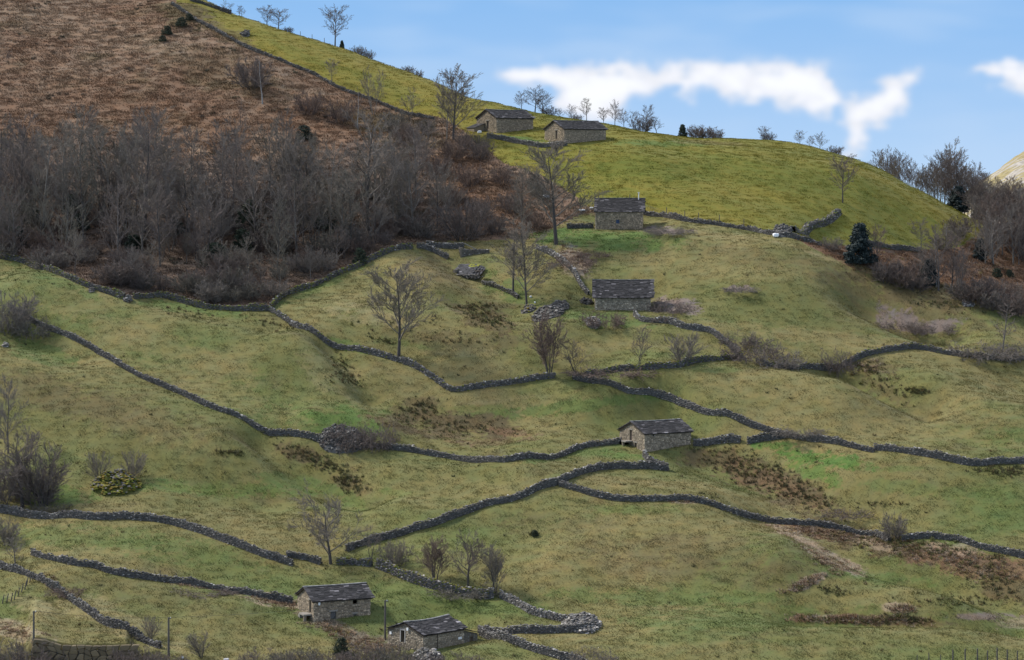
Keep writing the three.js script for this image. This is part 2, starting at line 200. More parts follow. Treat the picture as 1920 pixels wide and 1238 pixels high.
// [px, py, half width, half height, tilt (down to the right), what, how much]
const PATCH = [
  [640, 790, 80, 26, .0, 'bright', .8], [560, 795, 60, 14, .2, 'green', .7], [1130, 598, 85, 16, .1, 'green', .9], [950, 545, 55, 24, .5, 'green', .8], [1545, 858, 95, 13, .15, 'bright', 1], [1520, 878, 60, 22, .4, 'bright', .8], [1440, 836, 40, 8, 0, 'bright', .9],
  [1050, 765, 190, 11, -.12, 'green', .8], [900, 770, 60, 10, 0, 'green', .5], [1080, 852, 110, 9, -.15, 'green', .8], [430, 915, 160, 14, .05, 'bright', .6], [560, 905, 90, 13, .2, 'green', .7], [150, 1005, 170, 20, .05, 'green', .6], [330, 1035, 130, 22, .1, 'green', .6], [600, 1085, 160, 18, .1, 'green', .45],
  [900, 1128, 140, 20, .15, 'green', .7], [1250, 1120, 190, 15, .03, 'green', .65], [1450, 1160, 260, 22, .0, 'green', .6], [1190, 956, 90, 9, 0, 'bright', .5], [1640, 1082, 100, 12, .1, 'green', .8], [1740, 920, 130, 12, .12, 'green', .5], [1880, 960, 70, 36, .2, 'green', .6], [1130, 452, 130, 18, .05, 'bright', .75], [1050, 440, 50, 14, 0, 'bright', .7],
  [350, 578, 110, 9, .15, 'green', .9], [110, 528, 90, 9, .4, 'green', .7], [590, 540, 90, 9, -.45, 'green', .7], [70, 660, 70, 18, .3, 'green', .8], [110, 930, 80, 18, 0, 'bright', .7], [980, 262, 40, 5, .1, 'bright', .8], [1240, 268, 90, 6, 0, 'bright', .6], [680, 655, 60, 8, .3, 'bright', .5], [770, 645, 70, 8, .1, 'green', .5],
  [1330, 690, 70, 8, 0, 'green', .6], [1170, 855, 50, 8, .1, 'bright', .7], [640, 1190, 60, 14, .2, 'green', .5], [760, 925, 50, 6, .1, 'bright', .6], [660, 935, 26, 18, .5, 'green', .7], [1680, 880, 60, 6, 0, 'green', .5],
  [90, 190, 260, 60, .2, 'bracken', .55], [300, 215, 200, 45, .35, 'rust', .5], [560, 190, 110, 60, .5, 'rust', .55], [345, 20, 60, 32, .5, 'umber', .85], [420, 60, 60, 16, .5, 'umber', .6], [720, 225, 110, 34, .4, 'umber', .7], [880, 330, 80, 40, .5, 'rust', .5], [400, 130, 140, 36, .35, 'umber', .4], [180, 60, 160, 36, .2, 'moorpale', .5], [940, 370, 70, 30, .4, 'bracken', .6],
  [200, 830, 240, 36, .3, 'olive', .6], [420, 800, 160, 26, .3, 'olive', .5], [100, 740, 150, 30, .25, 'umber', .35], [1300, 960, 200, 18, .1, 'olive', .5], [1330, 1070, 260, 22, .05, 'umber', .35], [1650, 800, 240, 20, .1, 'straw', .5], [1600, 640, 200, 16, .1, 'straw', .6], [1700, 575, 140, 50, .2, 'umber', .55], [1500, 560, 160, 24, .15, 'olive', .6], [1400, 480, 130, 16, .15, 'umber', .35], [740, 720, 90, 30, .3, 'straw', .5], [560, 650, 160, 20, .35, 'olive', .4], [820, 500, 70, 24, .1, 'umber', .45], [1750, 780, 140, 18, .1, 'umber', .25], [300, 1120, 170, 24, .2, 'umber', .25], [900, 980, 130, 14, -.1, 'umber', .25], [1250, 660, 120, 10, 0, 'green', .3],
  [850, 800, 130, 26, .05, 'umber', 1], [960, 812, 50, 9, .1, 'bracken', .6], [770, 765, 45, 18, -.4, 'umber', .7], [900, 830, 80, 6, 0, 'bracken', .4], [590, 862, 70, 15, .35, 'umber', .9], [655, 905, 34, 16, .5, 'umber', .8], [1395, 882, 110, 26, .3, 'umber', .95], [1500, 930, 90, 28, .35, 'umber', .95], [1450, 905, 100, 22, .4, 'bracken', .45],
  [1560, 1002, 110, 12, .12, 'bracken', .9], [1720, 1035, 190, 20, .18, 'umber', 1], [1830, 1058, 120, 26, .15, 'bracken', .75], [1880, 1100, 60, 24, .4, 'umber', .9], [1500, 1010, 60, 9, .5, 'pink', .8], [1560, 1050, 60, 12, .45, 'pink', .8], [1515, 1092, 42, 10, -.45, 'pink', .9], [1640, 1020, 70, 8, .3, 'pink', .4], [1790, 1030, 60, 12, .1, 'pink', .5], [1900, 1170, 30, 10, 0, 'pink', .5],
  [1610, 1162, 125, 8, .03, 'bracken', 1], [1700, 1165, 70, 9, .1, 'umber', .8], [1560, 1160, 50, 6, 0, 'pink', .6], [1690, 1140, 30, 8, 0, 'pink', .6], [1850, 1155, 70, 6, 0, 'earth', 1], [1690, 535, 110, 16, .22, 'umber', .75], [1740, 565, 90, 14, .15, 'umber', .7], [1690, 600, 55, 20, .3, 'bramble', .8], [1760, 612, 45, 11, -.2, 'bramble', .8], [1600, 520, 60, 8, .1, 'umber', .5],
  [870, 640, 130, 16, .05, 'umber', .55], [910, 598, 60, 18, .3, 'umber', .85], [900, 575, 60, 8, 0, 'umber', .6], [840, 520, 70, 30, .3, 'umber', .4], [200, 770, 220, 36, .25, 'umber', .4], [420, 740, 170, 22, .35, 'straw', .5], [300, 645, 220, 24, .35, 'straw', .5], [620, 700, 60, 30, .5, 'pale', .4], [1330, 1035, 230, 30, .05, 'umber', .4], [1050, 985, 90, 18, 0, 'umber', .3],
  [1250, 432, 40, 7, .05, 'bramble', .9], [1390, 541, 27, 6, 0, 'bramble', .9], [1265, 575, 46, 14, .1, 'bramble', .9], [1075, 485, 36, 22, .6, 'bramble', .7], [1085, 500, 30, 22, .5, 'pink', .4], [515, 1128, 60, 9, .15, 'pink', .8], [640, 1185, 80, 16, .45, 'earth', .8], [420, 1105, 90, 4, .12, 'pink', .7], [700, 1210, 60, 14, 0, 'earth', .7], [1100, 395, 70, 8, .1, 'moor', .8],
  [1640, 690, 40, 18, .4, 'umber', .7], [1660, 735, 60, 16, .35, 'umber', .6], [1790, 545, 60, 6, .25, 'pale', .5], [1640, 510, 160, 5, .3, 'pale', .6], [1850, 575, 90, 5, .27, 'pale', .6], [1290, 940, 40, 4, 0, 'pink', .6], [60, 1130, 60, 16, .3, 'pale', .6], [220, 1165, 130, 26, .4, 'pale', .55], [30, 1185, 60, 16, .3, 'pink', .5], [1500, 740, 130, 16, .1, 'straw', .6], [1850, 780, 120, 20, .1, 'straw', .4],
  [800, 920, 150, 20, 0, 'straw', .4], [1320, 980, 150, 12, .1, 'straw', .4], [950, 750, 80, 6, -.1, 'pale', .4], [1150, 860, 130, 6, 0, 'straw', .3], [1200, 905, 120, 10, .05, 'straw', .7], [700, 595, 90, 16, .2, 'pale', .6], [900, 660, 90, 8, 0, 'pale', .4], [1150, 650, 100, 10, 0, 'straw', .5], [1400, 620, 130, 14, .1, 'straw', .5], [1300, 500, 160, 18, .1, 'straw', .4], [1000, 1190, 120, 8, .05, 'straw', .5], [1350, 1215, 200, 10, 0, 'straw', .4],
  [1500, 335, 150, 26, .1, 'meadow', .7], [1230, 320, 120, 18, .05, 'meadow', .9], [1650, 380, 90, 12, .3, 'meadow', .6], [700, 150, 120, 12, .45, 'meadow', .5], [560, 100, 80, 8, .45, 'meadow', .5], [1780, 410, 70, 12, .55, 'meadowgold', .9], [1640, 330, 120, 8, .35, 'meadowgold', .9], [1250, 400, 120, 8, .1, 'meadowgold', .7], [1330, 268, 70, 4, .05, 'straw', .6],
];
const turf = new Float32Array(TN * TN * 3);
const projected = (x, d) => [CX + F * x / d, HY - (groundY(x, d) - EYE) * F / d];
{
  // heights on a coarse sheet, so that each texel finds its place cheaply
  for (let j = 0; j < TN; j++) {
    const d = TD0 + (j + .5) / TN * (TD1 - TD0);
    for (let i = 0; i < TN; i++) {
      const x = TX0 + (i + .5) / TN * (TX1 - TX0), px = CX + F * x / d; if (px < -170 || px > 2095) continue;
      const o = (j * TN + i) * 3, py = HY - (groundY(x, d) - EYE) * F / d;
      const n1 = fbm(x / 34, d / 30, 3), n2 = fbm(x / 9 + 5, d / 7.5, 3), n3 = noise(x / 2.2 + 3, d / 1.4), n4 = noise(x / .75, d / .55);
      let c; const jx = px + 9 * n2 + 5 * n3, jy = py + 7 * n2 + 4 * n4;
      if (inMeadow(px + 2 * n3, py + 2 * n3)) {
        const t = clamp(.50 + .7 * n1 + .5 * n2 + .2 * n3 + .45 * smooth(1050, 800, jx)); c = [0, 1, 2].map((k) => lerp(C.meadow[k], C.meadowgold[k], t));
      } else if (inMoor(px + 2 * n3, py + 3 * n3)) {
        const t = clamp(.5 + 1.1 * n1 + .8 * n2 + .35 * n3), e = smooth(.05, .5, fbm(x / 13 + 90, d / 12, 3)), w = inWood(jx, jy) ? .8 : smooth(650, 900, px) * .35;
        c = [0, 1, 2].map((k) => lerp(lerp(lerp(C.bracken[k], C.moor[k], clamp(t * 1.4)), C.moorpale[k], clamp(t * 1.3 - .6)), C.umber[k], e * .6)).map((v, k) => lerp(v, C.litter[k], w));
      } else if (inGully(px + 2 * n3, py + 2 * n3)) {
        const t = clamp(.5 + n1 + n2 + .5 * n3); c = [0, 1, 2].map((k) => lerp(C.bracken[k], C.rust[k], t));
      } else {
        const t = clamp(.46 + 1.15 * n1 + .55 * n2 + .15 * n3), g = smooth(-.12, .55, fbm(x / 40 + 70, d / 24 + 20, 3) + .12 * n3 + .12 * smooth(900, 1150, py));
        c = [0, 1, 2].map((k) => lerp(lerp(C.olive[k], C.straw[k], t), C.green[k], g * .75));
        const b = smooth(.18, .6, fbm(x / 11 + 200, d / 7 + 20, 4)); c = c.map((v, k) => lerp(v, C.umber[k], b * .5));
      }
      turf[o] = c[0]; turf[o + 1] = c[1]; turf[o + 2] = c[2];
    }
  }
  for (const [cx, cy, rx, ry, tilt, what, much] of PATCH) {
    const R = Math.max(rx, ry) * 1.7, mid = hit(cx, cy); if (!mid) continue;
    const up = hit(cx, cy - ry * 1.8 - Math.abs(tilt) * rx) || mid, dn = hit(cx, cy + ry * 1.8 + Math.abs(tilt) * rx) || mid;
    const d0 = Math.max(TD0, Math.min(dn.d, mid.d) - 4), d1 = Math.min(TD1, Math.max(up.d, mid.d) + 6), col = C[what];
    const j0 = Math.floor((d0 - TD0) / (TD1 - TD0) * TN), j1 = Math.ceil((d1 - TD0) / (TD1 - TD0) * TN), ct = Math.cos(Math.atan(tilt)), st = Math.sin(Math.atan(tilt));
    for (let j = Math.max(0, j0); j < Math.min(TN, j1); j++) {
      const d = TD0 + (j + .5) / TN * (TD1 - TD0), x0 = (cx - R - CX) * d / F, x1 = (cx + R - CX) * d / F;
      for (let i = Math.max(0, Math.floor((x0 - TX0) / (TX1 - TX0) * TN)); i < Math.min(TN, (x1 - TX0) / (TX1 - TX0) * TN); i++) {
        const x = TX0 + (i + .5) / TN * (TX1 - TX0), [px, py] = projected(x, d), ex = px - cx, ey = py - cy, u = (ex * ct + ey * st) / rx, v = (ey * ct - ex * st) / ry;
        const n = fbm(x / 5 + cx, d / 4 + cy, 4), q = u * u + v * v + n * 2.3 + .8 * noise(x / .9, d / .7) + .4 * noise(x / .4, d / .35);
        const k = smooth(1.45, .35, q) * much; if (k <= 0.01) continue;
        const o = (j * TN + i) * 3; for (let e = 0; e < 3; e++) turf[o + e] = lerp(turf[o + e], col[e], k);
      }
    }
  }
}
function turfAt(x, d) { const i = clamp(Math.floor((x - TX0) / (TX1 - TX0) * TN), 0, TN - 1), j = clamp(Math.floor((d - TD0) / (TD1 - TD0) * TN), 0, TN - 1), o = (j * TN + i) * 3; return [turf[o], turf[o + 1], turf[o + 2]]; }
function byteTexture(n, f, srgb) {
  const a = new Uint8Array(n * n * 4); for (let j = 0; j < n; j++) for (let i = 0; i < n; i++) { const o = (j * n + i) * 4, c = f(i, j); a[o] = c[0]; a[o + 1] = c[1]; a[o + 2] = c[2]; a[o + 3] = 255; }
  const t = new THREE.DataTexture(a, n, n); t.magFilter = t.minFilter = THREE.LinearFilter; if (srgb) t.colorSpace = THREE.SRGBColorSpace; t.needsUpdate = true; return t;
}
const grain = rng(5);
const turfMap = byteTexture(TN, (i, j) => {
  const o = (j * TN + i) * 3, x = i * .176, d = j * .203; if (turf[o] === 0) return [90, 90, 50];
  const k = 1 + .13 * noise(x / .42, d / .34) + .06 * noise(x / 1.5 + 8, d / .6) + .16 * (grain() - .5), w = .10 * noise(x / 2.6, d / 1.9 + 50);
  return [toByte(clamp(turf[o] * k * (1 + w))), toByte(clamp(turf[o + 1] * k)), toByte(clamp(turf[o + 2] * k * (1 - w)))];
}, true);
const turfBump = byteTexture(TN, (i, j) => { const x = i * .176, d = j * .203, v = 128 + 90 * noise(x / .6, d / .5) + 60 * noise(x / 1.6 + 9, d / 1.2); return [clamp(v, 0, 255), clamp(v, 0, 255), clamp(v, 0, 255)]; }, false);
{
  const build = (r0, r1, uv) => {
    const nr = r1 - r0 + 1, p = new Float32Array(NA * nr * 3), t = new Float32Array(NA * nr * 2), ix = new Uint32Array((NA - 1) * (nr - 1) * 6); let n = 0;
    for (let a = 0; a < NA; a++) for (let r = 0; r < nr; r++) { const d = ROWS[r0 + r], x = (A0 + a * AS - CX) * d / F, q = a * nr + r; p[q * 3] = x; p[q * 3 + 1] = HG[a * NR + r0 + r]; p[q * 3 + 2] = -d; [t[q * 2], t[q * 2 + 1]] = uv(x, d); }
    for (let a = 0; a < NA - 1; a++) for (let r = 0; r < nr - 1; r++) { const q = a * nr + r; ix[n++] = q; ix[n++] = q + nr; ix[n++] = q + 1; ix[n++] = q + nr; ix[n++] = q + nr + 1; ix[n++] = q + 1; }
    const g = new THREE.BufferGeometry(); g.setAttribute('position', new THREE.BufferAttribute(p, 3)); g.setAttribute('uv', new THREE.BufferAttribute(t, 2)); g.setIndex(new THREE.BufferAttribute(ix, 1)); g.computeVertexNormals(); return g;
  };
  const split = rowOf(800), m = new THREE.Mesh(build(0, split, (x, d) => [(x - TX0) / (TX1 - TX0), (d - TD0) / (TD1 - TD0)]), new THREE.MeshStandardMaterial({ map: turfMap, bumpMap: turfBump, bumpScale: 0.03, roughness: 1 }));
  top(m, 'hillside_ground', 'grassy hillside of pastures rising to a brown moor', 'hillside', null, 'structure');
  const rockMap = byteTexture(512, (i, j) => { const x = i / 3, d = j / 3, n = fbm(x / 16, d / 12, 5), c = n > .04 ? C.rock : C.pale, k = 1 + .5 * noise(x / 2, d / 1.6); return c.map((v) => toByte(clamp(v * 1.15 * k))); }, true);
  rockMap.wrapS = rockMap.wrapT = THREE.RepeatWrapping;
  top(new THREE.Mesh(build(split, NR - 1, (x, d) => [x / 170, d / 170]), new THREE.MeshStandardMaterial({ map: rockMap, roughness: 1 })), 'far_hill', 'pale rocky hill rising far beyond the wood', 'hill', null, 'structure');
}

// ---------------------------------------------------------------- grass and other ground cover (uncountable)
const M4 = new THREE.Matrix4(), Q4 = new THREE.Quaternion(), P3 = new THREE.Vector3(), S3 = new THREE.Vector3(), E3 = new THREE.Euler(), UP = new THREE.Vector3(0, 1, 0), K3 = new THREE.Color();
const normalAt = (x, d) => new THREE.Vector3(-(groundY(x + .8, d) - groundY(x - .8, d)) / 1.6, 1, (groundY(x, d + .8) - groundY(x, d - .8)) / 1.6).normalize();
function tuftGeo(seed, tufts, blades, spread, hgt, wid, lean) {
  const r = rng(seed), p = [];
  for (let t = 0; t < tufts; t++) {
    const cx = (r() - .5) * spread, cz = (r() - .5) * spread, th = hgt * (.5 + .8 * r());
    for (let b = 0; b < blades; b++) {
      const a = r() * 6.28, l = lean * (.3 + r()), w = wid * (.6 + .8 * r()), bx = cx + Math.cos(a) * .05, bz = cz + Math.sin(a) * .05, sx = -Math.sin(a) * w, sz = Math.cos(a) * w, mx = bx + Math.cos(a) * l * th * .4, mz = bz + Math.sin(a) * l * th * .4, ex = bx + Math.cos(a) * l * th, ez = bz + Math.sin(a) * l * th, h = th * (.7 + .5 * r());
      p.push(bx - sx, -.06, bz - sz, bx + sx, -.06, bz + sz, mx + sx * .8, h * .62, mz + sz * .8, bx - sx, -.06, bz - sz, mx + sx * .8, h * .62, mz + sz * .8, mx - sx * .8, h * .62, mz - sz * .8, mx - sx * .8, h * .62, mz - sz * .8, mx + sx * .8, h * .62, mz + sz * .8, ex, h, ez);
    }
  }
  const g = new THREE.BufferGeometry(); g.setAttribute('position', new THREE.Float32BufferAttribute(p, 3)); g.computeVertexNormals(); return g;
}
const coverMat = new THREE.MeshStandardMaterial({ color: 0xffffff, roughness: 1 });
function cover(name, label, category, geo, spots) {
  const m = new THREE.InstancedMesh(geo, coverMat, spots.length);
  spots.forEach(([x, d, s, c, sy = 1], i) => { const n = normalAt(x, d), a = (i * 2.39996) % 6.2832; Q4.setFromUnitVectors(UP, n.lerp(UP, .5).normalize()).multiply(new THREE.Quaternion().setFromAxisAngle(UP, a)); M4.compose(P3.set(x, groundY(x, d), -d), Q4, S3.set(s, s * sy, s)); m.setMatrixAt(i, M4); m.setColorAt(i, K3.setRGB(...c)); });
  return top(m, name, label, category, null, 'stuff');
}
const vary = (c, k, r) => { const a = 1 + (r() - .5) * k, b = 1 + (r() - .5) * k * .35; return [clamp(c[0] * a * b), clamp(c[1] * a), clamp(c[2] * a / b)]; };
function scatter(n, seed, accept) { const r = rng(seed), out = []; for (let i = 0; i < n; i++) { const d = lerp(405, 780, Math.pow(r(), 1.0)), px = lerp(-60, 1980, r()), x = (px - CX) * d / F, got = accept(x, d, px, projected(x, d)[1], r); if (got) out.push(got); } return out; }
cover('meadow_grass', 'short winter grass covering the walled pastures', 'grass', tuftGeo(11, 22, 3, 2.3, .10, .024, 1.1), scatter(70000, 21, (x, d, px, py, r) => inMoor(px, py) || inGully(px, py) ? null : [x, d, .7 + .7 * r(), vary(turfAt(x, d), .18, r), .6 + .6 * r()]));
cover('moor_grass', 'rusty bracken and pale dead grass covering the moor', 'bracken', tuftGeo(12, 12, 5, 1.9, .26, .035, 1.1), scatter(90000, 22, (x, d, px, py, r) => (inMoor(px, py) || inGully(px, py)) && d < 775 ? [x, d, .7 + .9 * r(), vary(turfAt(x, d), .36, r), .6 + .6 * r()] : null));
{
  const heath = scatter(60000, 23, (x, d, px, py, r) => { const n = fbm(x / 9 + 30, d / 8, 3); return inMoor(px, py) && n + .3 * r() > .50 ? [x, d, .35 + .7 * r(), vary(r() < .4 ? [.075, .068, .040] : [.125, .088, .058], .6, r), .8] : null; });
  cover('heather_scrub', 'dark low heather and gorse scrub dotted over the moor', 'scrub', tuftGeo(13, 10, 7, 1.3, .6, .05, .8), heath);
  const at = (list, n, seed, cols, h) => { const r = rng(seed), out = []; for (const [cx, cy, rx, ry, tilt, k] of list) for (let i = 0; i < n * k; i++) { const a = r() * 6.283, q = Math.sqrt(r()) * (.35 + 1.0 * r()), u = Math.cos(a) * q * rx, v = Math.sin(a) * q * ry, p = hit(cx + u - v * tilt, cy + v + u * tilt); if (p) out.push([p.x, p.d, (.35 + .75 * r() * r() + .2 * r()) * h, vary(cols[Math.floor(r() * cols.length)], .6, r), .7 + .7 * r()]); } return out; };
  cover('rushes', 'dark clumps of rushes in the wet hollows of the pastures', 'rushes', tuftGeo(14, 5, 10, 1.0, .6, .03, .6), at([[590, 862, 75, 16, .4, 1], [655, 905, 34, 18, .5, .7], [640, 690, 20, 34, .6, .5], [655, 710, 25, 10, .4, .4], [1400, 878, 120, 30, .3, 1.8], [1500, 925, 90, 30, .4, 1.4], [1880, 885, 60, 9, .05, .8], [1720, 1025, 150, 22, .18, 1.6], [1870, 1090, 70, 40, .35, .8], [1700, 1160, 50, 7, .1, .6], [1620, 1165, 110, 7, .02, .5], [910, 598, 55, 16, .3, 1], [900, 576, 60, 7, 0, .5], [870, 640, 90, 8, 0, .25], [780, 770, 40, 22, -.3, .6], [850, 800, 130, 24, .05, .9], [430, 850, 25, 6, 0, .3], [1000, 1003, 10, 4, 0, .3], [1660, 725, 60, 22, .4, .35], [1620, 690, 30, 10, .5, .4], [1720, 735, 22, 6, .1, .4], [1560, 1110, 40, 10, 0, .2], [1700, 530, 110, 16, .22, .5], [1760, 570, 80, 12, .15, .4], [760, 610, 120, 18, 0, .25], [360, 590, 90, 12, .2, .25], [520, 610, 60, 10, .3, .25], [1640, 945, 60, 5, 0, .15], [720, 640, 40, 6, .2, .2], [1800, 1130, 90, 14, .1, .4], [1330, 930, 40, 6, .1, .1]], 130, 31, [C.rush, [.125, .120, .048], C.umber, [.16, .125, .06], C.olive], .8));
  cover('rush_tufts', 'small scattered dark tufts dotted over the open pastures', 'rushes', tuftGeo(16, 4, 9, .7, .5, .03, .6), scatter(1600, 24, (x, d, px, py, r) => inMoor(px, py) || inGully(px, py) || inMeadow(px, py) || fbm(x / 16 + 9, d / 14 + 4, 3) + .2 * r() < .16 ? null : [x, d, .4 + .6 * r(), vary(r() < .6 ? C.rush : C.umber, .5, r), .8]));
  cover('dead_bracken', 'pinkish brown dead bracken fringing the stone walls', 'bracken', tuftGeo(15, 8, 7, 1.3, .36, .035, 1.1), at([[1560, 1000, 120, 12, .12, 2], [1720, 1035, 190, 22, .18, 2.2], [1515, 1092, 42, 10, -.45, 1], [1560, 1055, 60, 14, .45, 1], [1610, 1162, 125, 9, .03, 2], [1690, 1142, 30, 8, 0, .5], [1640, 690, 40, 18, .4, .4], [515, 1128, 60, 8, .15, .7], [420, 1106, 100, 4, .12, .7], [640, 1188, 80, 16, .45, 1.3], [700, 1212, 60, 14, 0, 1], [1290, 940, 40, 4, 0, .3], [1075, 485, 36, 22, .6, .8], [1100, 395, 60, 8, .1, .8], [1850, 1065, 90, 24, .15, 1.2], [1700, 490, 120, 22, .12, 1.6], [1860, 505, 70, 18, 0, 1.4], [105, 1100, 40, 10, .7, .6], [30, 1185, 60, 14, .3, .6], [760, 440, 60, 10, -.2, .6]], 130, 32, [C.bracken, C.pink, C.pink, C.moor, C.straw], .9));
}
// ---------------------------------------------------------------- stone: shared rocks and materials
function rockGeo(seed, flat) {
  const g = new THREE.IcosahedronGeometry(0.5, 0), p = g.attributes.position, r = rng(seed), jit = new Map();
  for (let i = 0; i < p.count; i++) { const k = [p.getX(i), p.getY(i), p.getZ(i)].map((v) => v.toFixed(3)).join(); if (!jit.has(k)) jit.set(k, [.75 + .5 * r(), .75 + .5 * r(), .75 + .5 * r()]); const j = jit.get(k); p.setXYZ(i, p.getX(i) * j[0], p.getY(i) * j[1] * flat, p.getZ(i) * j[2]); }
  g.deleteAttribute('uv'); g.computeVertexNormals(); return g;
}
const ROCKS = [rockGeo(1, .95), rockGeo(2, .8), rockGeo(3, .9)];
const stoneMat = new THREE.MeshStandardMaterial({ color: 0xffffff, roughness: .96 }), coreMat = mat(.12, .113, .104, 1), mossMat = mat(.085, .090, .018, 1);
const stoneTone = (r, light = 1) => { const q = r(); const v = (q < .42 ? .05 + .04 * r() : q < .92 ? .085 + .07 * r() : .18 + .20 * r()) * light; return [v * (1.06 + .06 * r()), v, v * (.84 + .1 * r())]; };
function stones(list, parent, name, seed = 1) {          // list of [x, y, z, sx, sy, sz, yaw, colour]
  const r = rng(seed + 900), m = new THREE.InstancedMesh(ROCKS[seed % 3], stoneMat, list.length);
  list.forEach(([x, y, z, sx, sy, sz, yaw, c], i) => { Q4.setFromEuler(E3.set((r() - .5) * .5, yaw, (r() - .5) * .5)); M4.compose(P3.set(x, y, z), Q4, S3.set(sx, sy, sz)); m.setMatrixAt(i, M4); m.setColorAt(i, K3.setRGB(...c)); });
  m.name = name; m.userData.kind = 'stuff'; parent.add(m); return m;
}
// a dry stone wall along photo points; each point is where its foot stands
function resample(pts, step) {
  const c = new THREE.CatmullRomCurve3(pts.map((p) => new THREE.Vector3(p.x, 0, -p.d)), false, 'centripetal'), n = Math.max(2, Math.round(c.getLength() / step));
  return c.getSpacedPoints(n);
}
let wallSeed = 1;
const WALLS = [];
function dryWall(label, points, o = {}) {
  const { high = .92, wide = .6, light = 1, rough = .34, moss = 0, gaps = [], name = 'dry_stone_wall', core = true, drop = 4 } = o, r = rng(++wallSeed * 7919), hits = points.map(([x, y]) => hit(x, y + drop)).filter(Boolean), line = resample(hits, .34), list = [], root = new THREE.Group();
  const base = line[Math.floor(line.length / 2)], by = groundY(base.x, -base.z); root.position.set(base.x, by, base.z);
  const p = [], ix = [];
  line.forEach((v, i) => {
    const w = line[Math.min(i + 1, line.length - 1)], u = line[Math.max(i - 1, 0)], tx = w.x - u.x, tz = w.z - u.z, l = Math.hypot(tx, tz) || 1, nx = -tz / l, nz = tx / l, yaw = Math.atan2(-tz, tx), f = i / (line.length - 1);
    let h = high * (1 + rough * 1.6 * fbm(i / 26 + wallSeed * 9, wallSeed, 3) + rough * .5 * noise(i / 5, wallSeed * 3.3)); for (const [a, b] of gaps) if (f > a && f < b) h *= .18;
    const gy = (s) => groundY(v.x + nx * s, -(v.z + nz * s)), y0 = gy(0), hw = wide / 2 * (1 - .0), q = p.length / 3;
    for (const [s, e] of [[-hw * .82, -.5], [-hw * .6, h * .88], [hw * .6, h * .88], [hw * .82, -.5]]) p.push(v.x + nx * s - base.x, (e < 0 ? Math.min(gy(s), y0) : y0) + e - by, v.z + nz * s - base.z);
    if (i) for (let k = 0; k < 3; k++) ix.push(q - 4 + k, q + k, q - 3 + k, q + k, q + k + 1, q - 3 + k);
    const courses = Math.max(1, Math.round(h / .23));
    for (let c = 0; c < courses; c++) for (const sd of [-1, 1]) {
      const e = (c + .4 + .3 * r()) / courses, s = sd * hw * (1 - .28 * e) , along = (r() - .5) * .26, mossy = r() < moss;
      list.push([v.x + nx * s + tx / l * along - base.x, gy(s) * (1 - e) + y0 * e + h * e - .06 - by, v.z + nz * s + tz / l * along - base.z, (.26 + .36 * r() * r() + .06 * r()), .15 + .15 * r(), .26 + .2 * r(), yaw + (r() - .5) * .5, mossy ? [.10 + .05 * r(), .105 + .05 * r(), .02] : stoneTone(r, light)]);
    }
    for (let k = 0; k < 2; k++) { const s = (r() - .5) * wide * .7, mossy = r() < moss * 1.6; list.push([v.x + nx * s - base.x, y0 + h + .03 + (r() < .2 ? .16 : 0) - by, v.z + nz * s - base.z, .3 + .34 * r(), .18 + .2 * r(), .26 + .22 * r(), r() * 3, mossy ? [.11 + .05 * r(), .115 + .05 * r(), .02] : stoneTone(r, light * 1.25)]); }
  });
  if (core) { const g = new THREE.BufferGeometry(); g.setAttribute('position', new THREE.Float32BufferAttribute(p, 3)); g.setIndex(ix); g.computeVertexNormals(); part('wall_core', g, coreMat, root); }
  stones(list, root, 'wall_stones', wallSeed);
  WALLS.push(line);
  return top(root, name, label, 'stone wall', null, 'thing');
}
const W = dryWall;
W('long dry stone wall descending past the overgrown cairn to the barn with an upstairs door', [[20, 576], [57, 597], [110, 620], [167, 647], [200, 667], [233, 687], [283, 712], [333, 733], [400, 763], [467, 790], [550, 812], [640, 834], [711, 836], [781, 845], [852, 858], [958, 861], [1022, 858], [1082, 840], [1164, 827]]);
W('zigzag dry stone wall running from the wood edge under the solitary tall tree', [[503, 578], [533, 595], [567, 613], [600, 630], [640, 650], [690, 658], [740, 672], [783, 688], [813, 707], [840, 726], [850, 729], [873, 727], [940, 718], [1007, 708], [1040, 704]], { moss: .05 });
W('dry stone wall curving from the fan shaped tree down behind the barn pasture', [[1075, 706], [1123, 715], [1173, 730], [1223, 735], [1257, 745], [1280, 755], [1330, 772], [1380, 782], [1429, 802], [1478, 815], [1528, 824], [1581, 831], [1639, 844]]);
W('dry stone wall above the reedy slope continuing from a broken corner', [[1640, 840], [1687, 844], [1758, 856], [1828, 869], [1881, 866], [1930, 865]], { high: 1.12 });
W('short dry stone wall from the barn with an upstairs door to a gateway', [[1301, 832], [1345, 827], [1388, 825]], { high: 1.1 });
W('short dry stone wall between the gateway and the wall junction', [[1402, 827], [1440, 821], [1476, 816]], { high: 1.1 });
W('dry stone wall climbing from the crooked oak to the fork below the barn', [[650, 1030], [700, 1013], [764, 996], [817, 980], [866, 962], [916, 944], [965, 934], [1011, 914], [1047, 904], [1082, 888], [1128, 877], [1188, 875], [1252, 879]], { high: 1.15 });
W('stub of dry stone wall running down from a barn corner', [[1208, 852], [1218, 864], [1236, 872], [1252, 878]], { high: 1.1, light: 1.2 });
W('dry stone wall from the fork along the top of the bracken hollow', [[1049, 907], [1082, 916], [1118, 927], [1164, 935], [1220, 935], [1280, 935], [1322, 941], [1368, 957], [1421, 971], [1492, 980], [1563, 988], [1634, 1001], [1666, 1012]]);
W('dry stone wall beyond the scraggy bush above the bracken', [[1692, 1010], [1740, 1005], [1793, 1010], [1846, 1026], [1930, 1045]]);
W('dry stone wall from the shadowy thicket down to a broken end by the oak', [[-20, 952], [35, 963], [106, 968], [177, 970], [248, 970], [318, 979], [371, 994], [424, 1013], [478, 1033], [524, 1049], [548, 1057]], { high: 1.12 });
